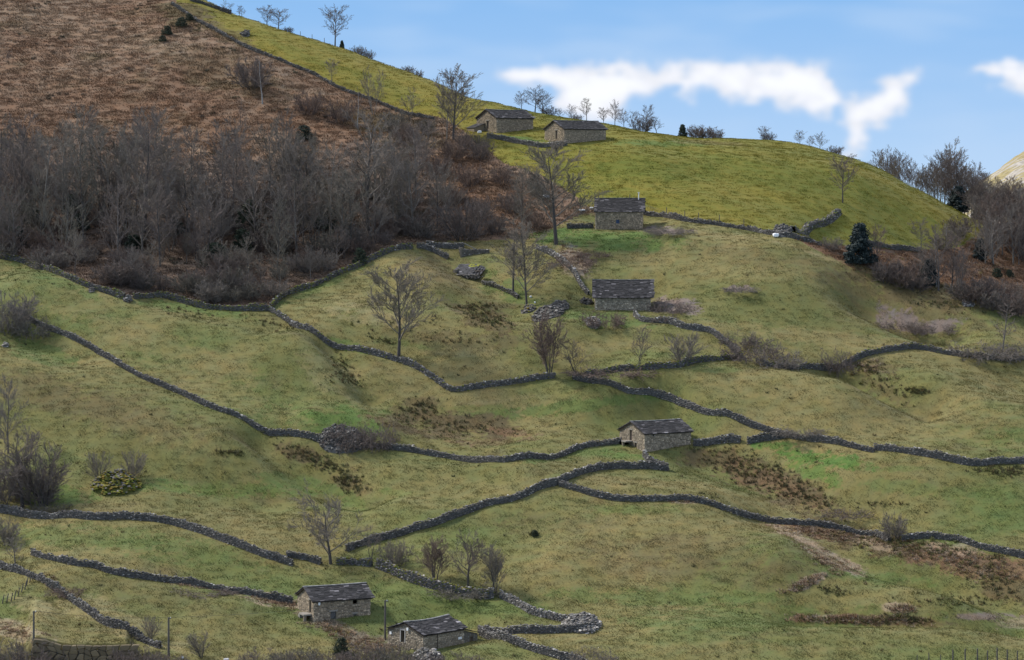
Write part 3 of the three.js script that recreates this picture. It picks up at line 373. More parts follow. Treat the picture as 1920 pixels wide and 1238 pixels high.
W('tumbled spur of dry stone wall between a broken wall end and the oak', [[538, 1040], [573, 1046], [601, 1055]], { high: .8, rough: .6 });
W('low mossy stone wall from the leaning tree to the barn with a hay door', [[60, 1036], [78, 1042], [141, 1056], [177, 1061], [212, 1072], [283, 1084], [354, 1093], [407, 1102], [460, 1111], [513, 1122], [548, 1128]], { high: .98, rough: .5 });
W('dark tumbledown stone wall dropping below the fence of leaning posts', [[-20, 1058], [0, 1062], [42, 1072], [71, 1083], [95, 1097], [127, 1118], [170, 1148], [212, 1173], [255, 1193], [300, 1212]], { high: 1.0, rough: .7, light: .8 });
W('mossy dry stone wall behind the crooked oak', [[632, 1055], [660, 1055], [697, 1058]], { high: 1.1, moss: .25 });
W('rough stone wall overgrown with moss under the row of bushes', [[708, 1060], [721, 1064], [757, 1080], [799, 1095], [852, 1109], [895, 1117], [925, 1117]], { high: 1.5, moss: .25, rough: .4, wide: 1.2, light: 1.3 });
W('pale dry stone wall leading from the bushes to the big stone heap', [[940, 1117], [976, 1135], [994, 1146], [1029, 1156], [1060, 1162]], { high: 1.1, light: 1.4 });
W('dry stone wall returning from the stone heap towards the annexed barn', [[1110, 1173], [1093, 1179], [1029, 1183], [958, 1186], [898, 1181]], { high: 1.1, light: 1.15 });
W('dry stone wall slanting away downhill beside the annexed barn', [[900, 1186], [948, 1197], [994, 1215], [1047, 1231], [1100, 1246]], { high: 1.1, light: 1.15 });
W('pale stone wall winding from the slate roofed barn to the bramble thickets', [[1190, 588], [1207, 599], [1257, 603], [1280, 611], [1330, 619], [1357, 638], [1385, 657]], { light: 1.3, high: 1.0 });
W('mossy low stone wall under the dome shaped bush', [[1100, 703], [1150, 694], [1187, 690], [1240, 686], [1280, 683], [1323, 674], [1392, 667]], { high: 1.0, moss: .3, light: .8, rough: .5 });
W('dark stone wall along the foot of the concave pasture', [[1432, 682], [1480, 688], [1530, 688], [1580, 684], [1603, 673], [1647, 659], [1723, 651], [1780, 661], [1847, 669], [1930, 671]], { high: .98, moss: .1, light: .85, rough: .4 });
W('crumbling pale stone wall beside the pink bramble strip', [[1007, 463], [1040, 478], [1070, 501], [1087, 528], [1103, 549]], { light: 1.4, high: 1.0, rough: .5 });
W('mossy boundary wall along the lower edge of the wood', [[-20, 474], [0, 480], [40, 488], [100, 508], [150, 529], [200, 546], [233, 558]], { light: .8, moss: .2, high: 1.1, rough: .5 });
W('boundary wall bending under the thicket at the wood edge', [[250, 556], [300, 553], [333, 561], [383, 574], [433, 578], [500, 579]], { light: .8, moss: .25, high: 1.1, rough: .5 });
W('boundary wall climbing along the wood towards the roofless ruin', [[508, 574], [533, 552], [590, 533], [640, 509], [690, 488], [740, 466], [773, 463]], { light: .8, moss: .25, high: 1.0, rough: .5 });
W('ruinous stone wall leading down to the collapsed roof', [[782, 461], [800, 464], [820, 472], [840, 482]], { light: 1.2, high: 1.1, rough: .5 });
W('stone wall with a pale top behind the roofless ruin', [[800, 457], [847, 462], [870, 461]], { light: 1.2, high: 1.0 });
W('sunken dark wall dividing the moor from the upper meadow', [[322, 4], [367, 34], [417, 61], [467, 88], [533, 113], [583, 134], [640, 164], [707, 188], [773, 213], [813, 220]], { light: .7, high: .65, rough: .6 });
W('dark wall on the crest of the upper meadow', [[357, 1], [400, 14], [433, 26]], { light: .6, high: .9, rough: .5, drop: 1 });
W('lichened yard wall joining the two ridge barns', [[914, 254], [945, 259], [979, 266], [1013, 272], [1038, 271], [1063, 269]], { light: 1.3, high: 1.1 });
W('field wall running from the barn with a blue window past the white bale', [[1207, 397], [1240, 402], [1280, 410], [1347, 419], [1403, 428], [1447, 436], [1493, 444], [1540, 457]], { light: .8, high: .8, rough: .6 });
W('retaining wall beside the barn with a blue window', [[1064, 424], [1090, 424], [1112, 424]], { light: .7, high: .98 });
W('stone wall below the meadow above the rusty bracken', [[1625, 455], [1657, 463], [1690, 467], [1726, 471]], { light: .7, high: .98, drop: 2 });
W('curved remnant of wall under the lone meadow tree', [[1487, 431], [1515, 426], [1540, 418], [1557, 409], [1573, 394]], { light: 1.0, high: 1.15, wide: 1.6, rough: .5, moss: .15 });
W('low stony bank trailing from the ruined hut to the twin trunks', [[905, 528], [930, 535], [955, 545], [972, 556]], { light: 1.1, high: .6, rough: .6, core: false });

// heaps of loose stone
function heap(label, px, py, rx, ry, hgt, o = {}) {
  const { n = 260, light = 1.3, moss = 0, size = .45, name = 'stone_heap' } = o, c = hit(px, py), r = rng(Math.round(px * 31 + py)), root = new THREE.Group(), list = [], a = rx / c.s, up = hit(px, py - ry), b = Math.max(1.2, Math.min(a * 1.4, up ? (up.d - c.d) : 2));
  root.position.set(c.x, c.y, -c.d);
  const shape = (u, v) => hgt * Math.sqrt(Math.max(0, 1 - u * u - v * v)) * (.8 + .5 * noise(u * 3 + px, v * 3 + py));
  for (let i = 0; i < n; i++) { const t = r() * 6.283, q = Math.sqrt(r()), u = Math.cos(t) * q, v = Math.sin(t) * q, x = u * a, z = v * b, s = size * (.6 + .9 * r()), m = r() < moss; list.push([x, groundY(c.x + x, c.d - z) - c.y + shape(u, v), z, s * 1.2, s * .7, s, r() * 3, m ? [.12 + .07 * r(), .11 + .05 * r(), .015] : stoneTone(r, light)]); }
  const g = new THREE.SphereGeometry(1, 14, 8), p = g.attributes.position; for (let i = 0; i < p.count; i++) { const u = p.getX(i), v = p.getZ(i), k = p.getY(i); const x = u * a, z = v * b; p.setXYZ(i, x, groundY(c.x + x, c.d - z) - c.y + (k > 0 ? shape(u, v) * .85 - .05 : -.5), z); } g.computeVertexNormals(); g.deleteAttribute('uv');
  part('heap_core', g, moss > .4 ? mossMat : coreMat, root);
  stones(list, root, 'heap_stones', Math.round(px));
  return top(root, name, label, 'stone heap');
}
heap('large grey stone heap ringed by converging walls', 1090, 1172, 37, 22, 1.5, { n: 520, light: 1.7, size: .42 });
heap('overgrown grey stone cairn against the long wall', 642, 828, 46, 24, 2.1, { n: 600, light: .8, size: .4 });
heap('mossy cairn carrying two twiggy bushes', 218, 914, 46, 16, 2.6, { n: 700, light: 1.2, moss: .66, size: .5 });
heap('fallen stone heap under the twin trunks', 1028, 590, 30, 16, 1.2, { n: 320, light: .85 });
heap('round rubble heap next to the fallen stone heap', 1050, 577, 18, 12, 1.3, { n: 200, light: .8 });
heap('small pale rubble pile at the edge of a bramble clump', 1112, 606, 15, 9, 1.0, { n: 140, light: 2.2, size: .4 });
heap('dark rubble at the barn gable next to brambles', 1100, 568, 12, 8, 1.0, { n: 90, light: .6 });
heap('heap of collected boulders beside the white bale', 1467, 434, 19, 9, 1.5, { n: 170, light: 1.0 });
heap('dark boulder lying on the upper meadow', 460, 66, 8, 4, 1.1, { n: 40, light: .7, size: .8 });
heap('pale outcrop on the crest of the pasture spur', 1815, 571, 12, 4, .6, { n: 60, light: 2.2 });
heap('rubble of a tumbled wall end at the wood boundary', 240, 563, 8, 5, 1.0, { n: 60, light: .9 });
heap('small stones lying in the grass near the wood', 172, 545, 6, 3, .6, { n: 30, light: .9 });
heap('small pile of stones in the green hollow', 10, 650, 6, 5, .8, { n: 40, light: 1.8 });
heap('pile of rubble in front of the annexed barn', 800, 1236, 28, 14, 1.2, { n: 260, light: 1.8 });
heap('spill of stones around the foot of the twin trunks', 990, 583, 14, 9, 1.0, { n: 120, light: 1.2, moss: .2 });

// ---------------------------------------------------------------- barns
const slateTones = (r) => { const q = r(); const v = q < .84 ? .014 + .024 * r() : q < .98 ? .036 + .036 * r() : .11 + .10 * r(); return [v * 1.07, v * .98, v * 1.0]; };
function boxesMesh(list) {              // list of {m: Matrix4, c: colour}: one merged mesh of jittered slabs with vertex colours
  const p = [], n = [], c = [], g0 = new THREE.BoxGeometry(1, 1, 1).toNonIndexed(), a = g0.attributes.position, b = g0.attributes.normal, v = new THREE.Vector3(), N = new THREE.Matrix3();
  for (const { m, k } of list) { N.getNormalMatrix(m); for (let i = 0; i < a.count; i++) { v.fromBufferAttribute(a, i).applyMatrix4(m); p.push(v.x, v.y, v.z); v.fromBufferAttribute(b, i).applyMatrix3(N).normalize(); n.push(v.x, v.y, v.z); c.push(...k); } }
  const g = new THREE.BufferGeometry(); g.setAttribute('position', new THREE.Float32BufferAttribute(p, 3)); g.setAttribute('normal', new THREE.Float32BufferAttribute(n, 3)); g.setAttribute('color', new THREE.Float32BufferAttribute(c, 3)); return g;
}
const slateMat = new THREE.MeshStandardMaterial({ vertexColors: true, roughness: 1 }), roofBoard = mat(.06, .045, .032), mortar = [mat(.16, .135, .10), mat(.215, .175, .12), mat(.27, .215, .15)], doorMat = mat(.15, .11, .085), woodDark = mat(.07, .05, .035), lintelMat = mat(.34, .32, .29), whiteMat = mat(.78, .78, .76, .6), blueMat = mat(.03, .07, .16, .5), jambMat = mat(.26, .235, .2);
const boxAt = (x0, x1, y0, y1, z0, z1) => { const g = new THREE.BoxGeometry(x1 - x0, y1 - y0, z1 - z0); g.translate((x0 + x1) / 2, (y0 + y1) / 2, (z0 + z1) / 2); return g; };
function slope(list, r, o) {             // slates on one roof pitch; o: x0,x1, from eave (z,y) to ridge (z,y)
  const len = Math.hypot(o.rz - o.ez, o.ry - o.ey), rows = Math.round(len / .36), ax = Math.atan2(o.ry - o.ey, Math.abs(o.rz - o.ez)) * Math.sign(o.ez - o.rz);
  for (let i = 0; i < rows; i++) {
    const t = (i + .45) / rows; let x = o.x0 - .05 * r();
    while (x < o.x1) {
      const w = .42 + .55 * r(), xm = Math.min(x + w / 2, o.x1 - .05), edge = xm < o.x0 + .7 || xm > o.x1 - .7 || i === 0, sag = (o.sag || 0) * Math.sin(Math.PI * (xm - o.x0) / (o.x1 - o.x0)) * (.4 + .6 * t);
      Q4.setFromEuler(E3.set(ax - .12 * Math.sign(ax) + (r() - .5) * .06, (r() - .5) * .10, (r() - .5) * .05)); const bias = r() < .02 ? .05 : 0;
      M4.compose(P3.set(xm, lerp(o.ey, o.ry, t) + .07 - sag + .035 * noise(xm * 1.3, i * .8) + bias, lerp(o.ez, o.rz, t)), Q4, S3.set(w * .98, .075 + .05 * r(), .50 + .12 * r()));
      const c = slateTones(r), e = edge && r() < .6 ? 2.6 : 1; list.push({ m: M4.clone(), k: c.map((v) => clamp(v * e, 0, .4)) }); x += w;
    }
  }
  for (let x = o.x0; x < o.x1; x += .5) { Q4.setFromEuler(E3.set((r() - .5) * .1, (r() - .5) * .1, (r() - .5) * .05)); const sag = (o.sag || 0) * Math.sin(Math.PI * (x - o.x0) / (o.x1 - o.x0)); M4.compose(P3.set(x + .25, o.ry + .12 - sag, o.rz), Q4, S3.set(.58, .09, .42)); const v = .16 + .14 * r(); if (o.cap) list.push({ m: M4.clone(), k: [v, v * .97, v * .93] }); }
}
/* A barn stands with its front corner at the photo point; its long wall runs off at the bearing `turn`. Openings are rectangles [along, foot, width, height] in the front (long) wall or the gable. */
function barn(name, label, o) {
  const c = hit(o.px, o.py), s = c.s, th = o.turn, L = o.L || o.long / s / Math.cos(th), Wd = o.W || o.gable / s / Math.sin(th), H = o.high / s, R = o.rise / s, T = .55, r = rng(Math.round(o.px * 17 + o.py)), root = new THREE.Group();
  root.position.set(c.x, c.y, -c.d); root.rotation.y = th;
  const low = -3.2, list = [], gm = mortar[o.tone ?? 1], fm = gm;
  const wallShape = (w, pts, holes) => { const sh = new THREE.Shape(pts.map(([x, y]) => new THREE.Vector2(x, y))); for (const [a, f, ww, hh] of holes) { const h = new THREE.Path(); h.moveTo(a, f); h.lineTo(a, f + hh); h.lineTo(a + ww, f + hh); h.lineTo(a + ww, f); h.closePath(); sh.holes.push(h); } return new THREE.ExtrudeGeometry(sh, { depth: T, bevelEnabled: false }); };
  const rect = (w) => [[0, low], [w, low], [w, H], [0, H]], gab = (w) => [[0, low], [w, low], [w, H], [w / 2, H + R - .12], [0, H]];
  const front = o.front || [], gable = o.gableHoles || [], other = o.endHoles || [];
  // front wall: outer face on z = 0
  let g = wallShape(L, rect(L), front.map((h) => h.r)); g.translate(0, 0, -T); part('wall', g, fm, root);
  g = wallShape(L, rect(L), []); g.translate(0, 0, -Wd); part('wall', g, fm, root);
  g = wallShape(Wd - 2 * T, gab(Wd).map(([x, y]) => [clamp(x, T, Wd - T) , x === 0 || x === Wd ? (y === H ? H + R * T / (Wd / 2) - .12 : y) : y]), gable.map((h) => h.r)); g.rotateY(-Math.PI / 2); g.rotateY(Math.PI); g.translate(0, 0, 0); part('wall', g, gm, root);
  g = wallShape(Wd - 2 * T, gab(Wd).map(([x, y]) => [clamp(x, T, Wd - T), x === 0 || x === Wd ? (y === H ? H + R * T / (Wd / 2) - .12 : y) : y]), other.map((h) => h.r)); g.rotateY(Math.PI / 2); g.translate(L - T, 0, 0); part('wall', g, gm, root);
  part('floor', boxAt(T, L - T, -.4, -.2, -Wd + T, -T), woodDark, root);
  // facing stones
  const face = (w, top_, holes, put, lt) => { let y = -2.2; while (y < H + R) { const hh = .17 + .13 * r(); let x = 0; while (x < w) { const ww = .24 + .42 * r(), xm = x + ww / 2, ym = y + hh / 2; if (ym + hh / 2 < top_(xm) - .05 && xm < w - .05 && !holes.some(({ r: [a, f, W2, H2] }) => xm > a - ww / 2 && xm < a + W2 + ww / 2 && ym > f - hh / 2 && ym < f + H2 + hh / 2)) put(xm, ym, ww, hh, (x < .1 || x + ww > w - .3) ? 1.35 : 1); x += ww; } y += hh; } };
  const tone = (k, warm) => { const v = (.085 + .19 * r() + (r() < .08 ? .14 : 0)) * k; return [v * (1.08 + warm), v * .95, v * (.74 - warm * .6)]; };
  face(L, () => H, front, (x, y, w, h, e) => list.push([x, y, -.01, w * 1.02, h * 1.06, .12 + .07 * r(), 0, tone((o.light || 1.1) * e * .96, o.warm ?? .08)]));
  face(Wd, (z) => H + R * (1 - Math.abs(z - Wd / 2) / (Wd / 2)) - .15, gable, (z, y, w, h, e) => list.push([.01, y, -z, .12 + .07 * r(), h * 1.06, w * 1.02, 0, tone((o.light || 1.1) * e * .96, o.warm ?? .08)]));
  face(Wd, (z) => H + R * (1 - Math.abs(z - Wd / 2) / (Wd / 2)) - .15, other, (z, y, w, h, e) => list.push([L - .01, y, -z, .12 + .07 * r(), h * 1.06, w * 1.02, 0, tone((o.light || 1.1) * e * .96, o.warm ?? .08)]));
  face(L, () => H, [], (x, y, w, h) => list.push([x, y, -Wd + .01, w * 1.02, h * 1.06, .14, 0, tone(o.light || 1.1, o.warm ?? .08)]));
  stones(list, root, 'wall_facing_stones', Math.round(o.px));
  // roof
  const ov = o.over ?? .35, k = R / (Wd / 2), roof = new THREE.Group(); roof.name = 'roof'; root.add(roof);
  const sl = []; slope(sl, r, { x0: -ov, x1: L + ov, ez: ov, ey: H - ov * k + .06, rz: -Wd / 2, ry: H + R + .06, cap: true, sag: o.sag }); part('front_slates', boxesMesh(sl), slateMat, roof, 'stuff');
  const sb = []; slope(sb, r, { x0: -ov, x1: L + ov, ez: -Wd - ov, ey: H - ov * k + .06, rz: -Wd / 2, ry: H + R + .06, sag: o.sag }); part('rear_slates', boxesMesh(sb), slateMat, roof, 'stuff');
  for (const q of [0, 1]) { const ez = q ? -Wd - ov + .12 : ov - .12, ey = H - (ov - .12) * k, sh = new THREE.Shape([[ez, ey - .14], [-Wd / 2, H + R - .14], [-Wd / 2, H + R - .03], [ez, ey - .03]].map(([a, b]) => new THREE.Vector2(-a, b))), e = new THREE.ExtrudeGeometry(sh, { depth: L + ov * 1.6, bevelEnabled: false }); e.rotateY(Math.PI / 2); e.translate(-ov * .8, -(o.sag || 0) * .6, 0); part('roof_boards', e, roofBoard, roof); }
  // doors and windows in their openings
  const leaf = (h, onGable) => {
    const [a, f, w, hh] = h.r, back = -T * .5; const at = (x0, x1, y0, y1, z0, z1) => { const q = boxAt(x0, x1, y0, y1, z0, z1); if (onGable) { q.rotateY(-Math.PI / 2); q.scale(1, 1, 1); } return q; };
    if (h.lintel !== false) { const q = boxAt(a - .22, a + w + .22, f + hh, f + hh + .24, -T * .8, .07); part('lintel', onGable ? toGable(q) : q, h.white ? lintelMat : jambMat, root); }
    if (h.jamb) for (const x of [a - .2, a + w]) { const q = boxAt(x, x + .2, f, f + hh, -T * .8, .065); part('jamb', onGable ? toGable(q) : q, h.white ? lintelMat : jambMat, root); }
    if (h.leaf) {
      const d = new THREE.Group(); d.name = h.leaf; root.add(d); const m = h.mat || doorMat, nB = Math.max(2, Math.round(w / .3));
      for (let i = 0; i < nB; i++) { const q = boxAt(a + w * i / nB + .012, a + w * (i + 1) / nB - .012, f + .03, f + hh - .02, back - .04 - .01 * (i % 2), back); part('plank', onGable ? toGable(q) : q, m, d); }
      const q = boxAt(a + w * .75, a + w * .75 + .08, f + hh * .45, f + hh * .45 + .2, back, back + .05); part('latch', onGable ? toGable(q) : q, woodDark, d);
    }
  };
  const toGable = (q) => { q.rotateY(-Math.PI / 2); return q; };   // x along the wall becomes depth, outward becomes -x
  front.forEach((h) => leaf(h, false));
  gable.forEach((h) => { // gable opening coordinates run from the front corner back
    const m = (q) => { const p = q.attributes.position; for (let i = 0; i < p.count; i++) { const x = p.getX(i), z = p.getZ(i); p.setXYZ(i, -z, p.getY(i), -x); } q.index && q.index.array.reverse(); q.computeVertexNormals(); return q; };
    const [a, f, w, hh] = h.r;
    if (h.lintel !== false) part('lintel', m(boxAt(a - .22, a + w + .22, f + hh, f + hh + .24, -T * .8, .07)), h.white ? lintelMat : jambMat, root);
    if (h.jamb) for (const x of [a - .2, a + w]) part('jamb', m(boxAt(x, x + .2, f, f + hh, -T * .8, .065)), h.white ? lintelMat : jambMat, root);
    if (h.leaf) { const d = new THREE.Group(); d.name = h.leaf; root.add(d); const nB = Math.max(2, Math.round(w / .3)); for (let i = 0; i < nB; i++) part('plank', m(boxAt(a + w * i / nB + .012, a + w * (i + 1) / nB - .012, f + .03, f + hh - .02, -T * .5 - .04 - .01 * (i % 2), -T * .5)), h.mat || doorMat, d); part('latch', m(boxAt(a + w * .75, a + w * .75 + .08, f + hh * .45, f + hh * .45 + .2, -T * .5, -T * .5 + .05)), woodDark, d); }
  });
  if (o.more) o.more(root, { L, Wd, H, R, r, s });
  return top(root, name, label, 'barn');
}
const steps = (root, x0, z0, n, rise, run, w) => { const s = new THREE.Group(); s.name = 'outside_stair'; root.add(s); for (let i = 0; i < n; i++) part('step', boxAt(x0 - run * (n - i) - .02 * i, x0 - .03, rise * i - (i ? 0 : .8), rise * (i + 1) - .01, z0, z0 + w), jambMat, s); };
barn('stone_barn', 'stone ridge barn with a lean-to beside a white trough', { px: 931, py: 250, turn: .66, gable: 38, long: 69, high: 30, rise: 15, tone: 1, light: 1.25, warm: .12, sag: .12,
  gableHoles: [{ r: [3.2, 1.2, .9, 2.0], leaf: 'door' }], front: [],
  more: (root, { Wd, H, r }) => { // lean-to on the back of the gable
    const g = new THREE.Group(); g.name = 'lean_to'; root.add(g);
    const sh = new THREE.Shape([[0, -2], [-3.2, -2], [-3.2, 1.3], [0, 2.4]].map(([x, y]) => new THREE.Vector2(x, y))), e = new THREE.ExtrudeGeometry(sh, { depth: 3, bevelEnabled: false }); e.translate(-.08, 0, -Wd + .3); part('lean_to_wall', e, mortar[1], g);
    const sl = []; for (let i = 0; i < 9; i++) for (let j = 0; j < 5; j++) { Q4.setFromEuler(E3.set(0, (r() - .5) * .1, .33)); M4.compose(P3.set(-.2 - i * .37, 2.5 - i * .127, -Wd + .2 + j * .75), Q4, S3.set(.55, .07, .76)); sl.push({ m: M4.clone(), k: slateTones(r) }); } part('lean_to_slates', boxesMesh(sl), slateMat, g, 'stuff'); } });
barn('stone_barn', 'stone ridge barn with a lichen patched roof joined to the yard wall', { px: 1058, py: 270, turn: .58, gable: 36, long: 80, high: 29, rise: 15, tone: 1, light: 1.25, warm: .14, sag: .06,
  gableHoles: [{ r: [3.0, 1.3, .85, 2.1], leaf: 'door' }], front: [] });
barn('stone_barn', 'stone barn with a blue window and a white flue pipe', { px: 1116, py: 430, turn: -.07, W: 7.4, L: 10.6, high: 34, rise: 23, tone: 1, light: 1.35, warm: .16, over: .28,
  front: [{ r: [4.7, 1.3, .75, .85], leaf: 'shutter', mat: blueMat, lintel: false }],
  more: (root, { L, Wd, H, R }) => { const g = new THREE.CylinderGeometry(.09, .09, 2.0, 8); g.translate(L - .9, H + R + .3, -Wd / 2 + .5); const p = part('flue_pipe', g, whiteMat, root); const c = new THREE.CylinderGeometry(.2, .16, .22, 8); c.translate(L - .9, H + R + 1.4, -Wd / 2 + .5); part('flue_cap', c, whiteMat, p); const b = new THREE.CylinderGeometry(.08, .1, 1.1, 8); b.translate(.6, H + R + .4, -Wd / 2 - .3); part('chimney_pipe', b, woodDark, root); const t = boxAt(.3, .5, -.6, H - .3, -.02, .1); part('corner_strip', t, mortar[1], root); } });
barn('stone_barn', 'stone barn with a deep dark slate roof among brambles', { px: 1116, py: 582, turn: -.02, W: 8.2, L: 11.5, high: 27, rise: 28, tone: 1, light: 1.35, warm: .05, over: .55, sag: .05, front: [] });
barn('stone_barn', 'stone barn with an upstairs door over a stair beside the pasture walls', { px: 1209, py: 849, turn: .50, gable: 44, long: 90, high: 36, rise: 18, tone: 1, light: 1.25, warm: .08, sag: .08,
  gableHoles: [{ r: [4.6, 1.9, .9, 2.0], leaf: 'door' }, { r: [2.9, .1, .8, 1.5], leaf: 'stable_door' }], front: [{ r: [1.7, 3.0, .35, .45], jamb: true }],
  more: (root, { Wd }) => { const s = new THREE.Group(); s.name = 'outside_stair'; root.add(s); for (let i = 0; i < 9; i++) part('step', boxAt(-1.5, -.06, -1.2, 1.85 - i * .22, -6.2 - i * .3 + .3, -6.2 - i * .3), jambMat, s); part('landing', boxAt(-1.6, -.06, 1.65, 1.88, -5.9, -4.3), jambMat, s); part('landing_pier', boxAt(-1.5, -1.15, -1.2, 1.64, -5.9, -5.4), mortar[0], s); } });
barn('stone_barn', 'stone barn with a hay door and an upper window above the earth track', { px: 588, py: 1167, turn: .42, gable: 37, long: 104, high: 40, rise: 19, tone: 1, light: 1.25, warm: .12, over: .4, sag: .05,
  gableHoles: [{ r: [1.2, 1.3, .95, 2.1], leaf: 'door' }],
  front: [{ r: [2.9, -.4, 1.0, 1.9], leaf: 'door', mat: mat(.13, .125, .12) }, { r: [6.8, 2.5, .8, .75] }, { r: [6.9, .1, .55, .8], leaf: 'shutter', mat: mat(.2, .18, .16) }],
  more: (root, { H, Wd }) => { part('white_box', boxAt(.75, 1.05, H - .75, H - .3, .07, .25), whiteMat, root); const s = new THREE.Group(); s.name = 'outside_stair'; root.add(s); for (let i = 0; i < 6; i++) part('step', boxAt(-1.4, -.06, -1.6, 1.2 - i * .24, -3.2 - i * .32, -2.9 - i * .32), jambMat, s); part('landing', boxAt(-1.5, -.06, 1.0, 1.22, -2.88, -.7), jambMat, s); part('landing_pier', boxAt(-1.4, -1.0, -1.6, .98, -1.2, -.7), mortar[0], s); } });
barn('stone_barn', 'stone barn with a small annex and a dark doorway framed in pale stone', { px: 794, py: 1222, turn: .80, gable: 70, long: 74, high: 32, rise: 17, tone: 1, light: 1.25, warm: .06, sag: .22, over: .35,
  gableHoles: [{ r: [4.3, .9, .85, 1.9], white: true, jamb: true }, { r: [3.2, -.7, .7, .6] }],
  more: (root, { L, Wd, H, R, r }) => {
    const m = (q) => { const p = q.attributes.position; for (let i = 0; i < p.count; i++) { const x = p.getX(i), z = p.getZ(i); p.setXYZ(i, -z, p.getY(i), -x); } q.index.array.reverse(); q.computeVertexNormals(); return q; };
    part('white_box', m(boxAt(3.3, 3.65, 2.9, 3.35, .07, .25)), whiteMat, root); part('white_box', m(boxAt(7.2, 7.6, 1.9, 2.3, .07, .2)), whiteMat, root); part('notice', boxAt(L - 1.3, L - .5, .95, 1.35, .08, .1), whiteMat, root);
    part('drain_pipe', boxAt(2.9, 3.0, -1.5, H - .2, .08, .16), woodDark, root);
    const a = new THREE.Group(); a.name = 'annex'; root.add(a); const x1 = L + 3.6;
    const sh = new THREE.Shape([[0, -2.5], [3.6, -2.5], [3.6, 1.3], [0, 2.3]].map(([x, y]) => new THREE.Vector2(x + L + .03, y))); const h = new THREE.Path(); h.moveTo(L + 1.9, -.8); h.lineTo(L + 1.9, .9); h.lineTo(L + 2.6, .9); h.lineTo(L + 2.6, -.8); h.closePath(); sh.holes.push(h);
    const e = new THREE.ExtrudeGeometry(sh, { depth: .4, bevelEnabled: false }); e.translate(0, 0, -.9); part('annex_wall', e, mortar[0], a);
    part('annex_wall', boxAt(L + 3.2, L + 3.6, -2.5, 1.25, -4.4, -.92), mortar[0], a); part('annex_wall', boxAt(L + .05, L + 3.6, -2.5, 1.25, -4.8, -4.42), mortar[0], a); part('annex_door', boxAt(L + 1.93, L + 2.57, -.75, .88, -.8, -.75), doorMat, a);
    const st = []; for (let y = -1.6; y < 1.6; y += .26) for (let x = L + .2; x < L + 3.5; x += .45) if (!(x > L + 1.6 && x < L + 2.85 && y < 1.1) && y < 2.2 - (x - L) * .28) { const v = .12 + .14 * r(); st.push([x, y, -.5, .44, .26, .14, 0, [v * 1.05, v, v * .88]]); } stones(st, a, 'wall_facing_stones', 3);
    const sl = []; for (let i = 0; i < 10; i++) for (let j = 0; j < 8; j++) { Q4.setFromEuler(E3.set(0, (r() - .5) * .1, -.26)); M4.compose(P3.set(L + .2 + i * .4, 2.45 - i * .11, -.2 - j * .65), Q4, S3.set(.55, .07, .66)); sl.push({ m: M4.clone(), k: slateTones(r) }); } part('annex_slates', boxesMesh(sl), slateMat, a, 'stuff');
  } });
// the two ruins below the wood
{
  const c = hit(868, 482), r = rng(4242), root = new THREE.Group(); root.position.set(c.x, c.y, -c.d); root.rotation.y = .12; const list = [];
  part('wall', boxAt(0, 5.8, -1, 1.5, -.6, 0), mortar[0], root); part('wall', boxAt(-.5, .1, -1, 2.0, -4.5, .02), mortar[0], root); part('wall', boxAt(.12, 5.3, -1, 1.5, -4.6, -4), mortar[0], root); part('wall', boxAt(5.3, 5.8, -1, .9, -4.4, -.62), mortar[0], root);
  for (let x = 0; x < 6; x += .36) for (let y = -.4; y < 1.6 + .4 * noise(x, 3); y += .24) list.push([x, y, .02, .4, .25, .2, 0, stoneTone(r, .9)]);
  for (let z = 0; z < 4.4; z += .36) for (let y = -.4; y < 2.1; y += .24) list.push([-.5, y, -z, .2, .25, .4, 0, stoneTone(r, 1.1)]);
  for (let i = 0; i < 50; i++) list.push([r() * 6, 1.55 + .15 * r(), -.6 * r(), .45, .2, .4, r() * 3, stoneTone(r, 1.6)]);
  stones(list, root, 'wall_facing_stones', 7); const b = new THREE.CylinderGeometry(.1, .12, 4.5, 6); b.rotateZ(1.1); b.translate(2.6, 1.9, -2.2); part('fallen_rafter', b, jambMat, root);
  top(root, 'ruined_barn', 'roofless ruined barn with low stone walls at the wood edge', 'ruin');
}
{
  const c = hit(872, 520), r = rng(4243), root = new THREE.Group(); root.position.set(c.x, c.y, -c.d); root.rotation.y = -.5; const sl = [], list = [];
  for (let i = 0; i < 11; i++) for (let j = 0; j < 13; j++) { Q4.setFromEuler(E3.set(.42 + (r() - .5) * .25, (r() - .5) * .3, -.08 + (r() - .5) * .2)); M4.compose(P3.set(-3.2 + j * .5 + (r() - .5) * .2, .5 + i * .21 - Math.max(0, j - 9) * .22 + (r() - .5) * .1, -i * .36), Q4, S3.set(.6, .07, .5)); const k = slateTones(r).map((v) => v * 1.3 + .03); sl.push({ m: M4.clone(), k: i > 7 && j > 4 && j < 10 && r() < .8 ? [.20, .20, .035] : k }); }
  part('fallen_slates', boxesMesh(sl), slateMat, root, 'stuff'); part('wall', boxAt(-3.3, 2.4, -1, .35, -4, -.1), mortar[0], root); part('wall', boxAt(-3.1, -2.5, -1, 1.6, -4, -.12), mortar[0], root);
  for (let i = 0; i < 260; i++) list.push([-3.4 + 7.2 * r(), -.2 + .8 * r(), .1 + .5 * r() - (r() < .3 ? 2 * r() : 0), .45, .28, .4, r() * 3, stoneTone(r, 1.2)]); stones(list, root, 'fallen_stones', 8);
  for (const x of [3.0, 3.7]) { const b = new THREE.CylinderGeometry(.09, .1, 1.9, 6); b.rotateZ((x - 3.3) * .5); b.translate(x, .5, .2); part('prop', b, woodDark, root); } part('porch_beam', boxAt(2.5, 4.3, 1.3, 1.5, -1, .4), woodDark, root);
  top(root, 'ruined_hut', 'collapsed hut under a mossy fallen slab roof', 'ruin');
}
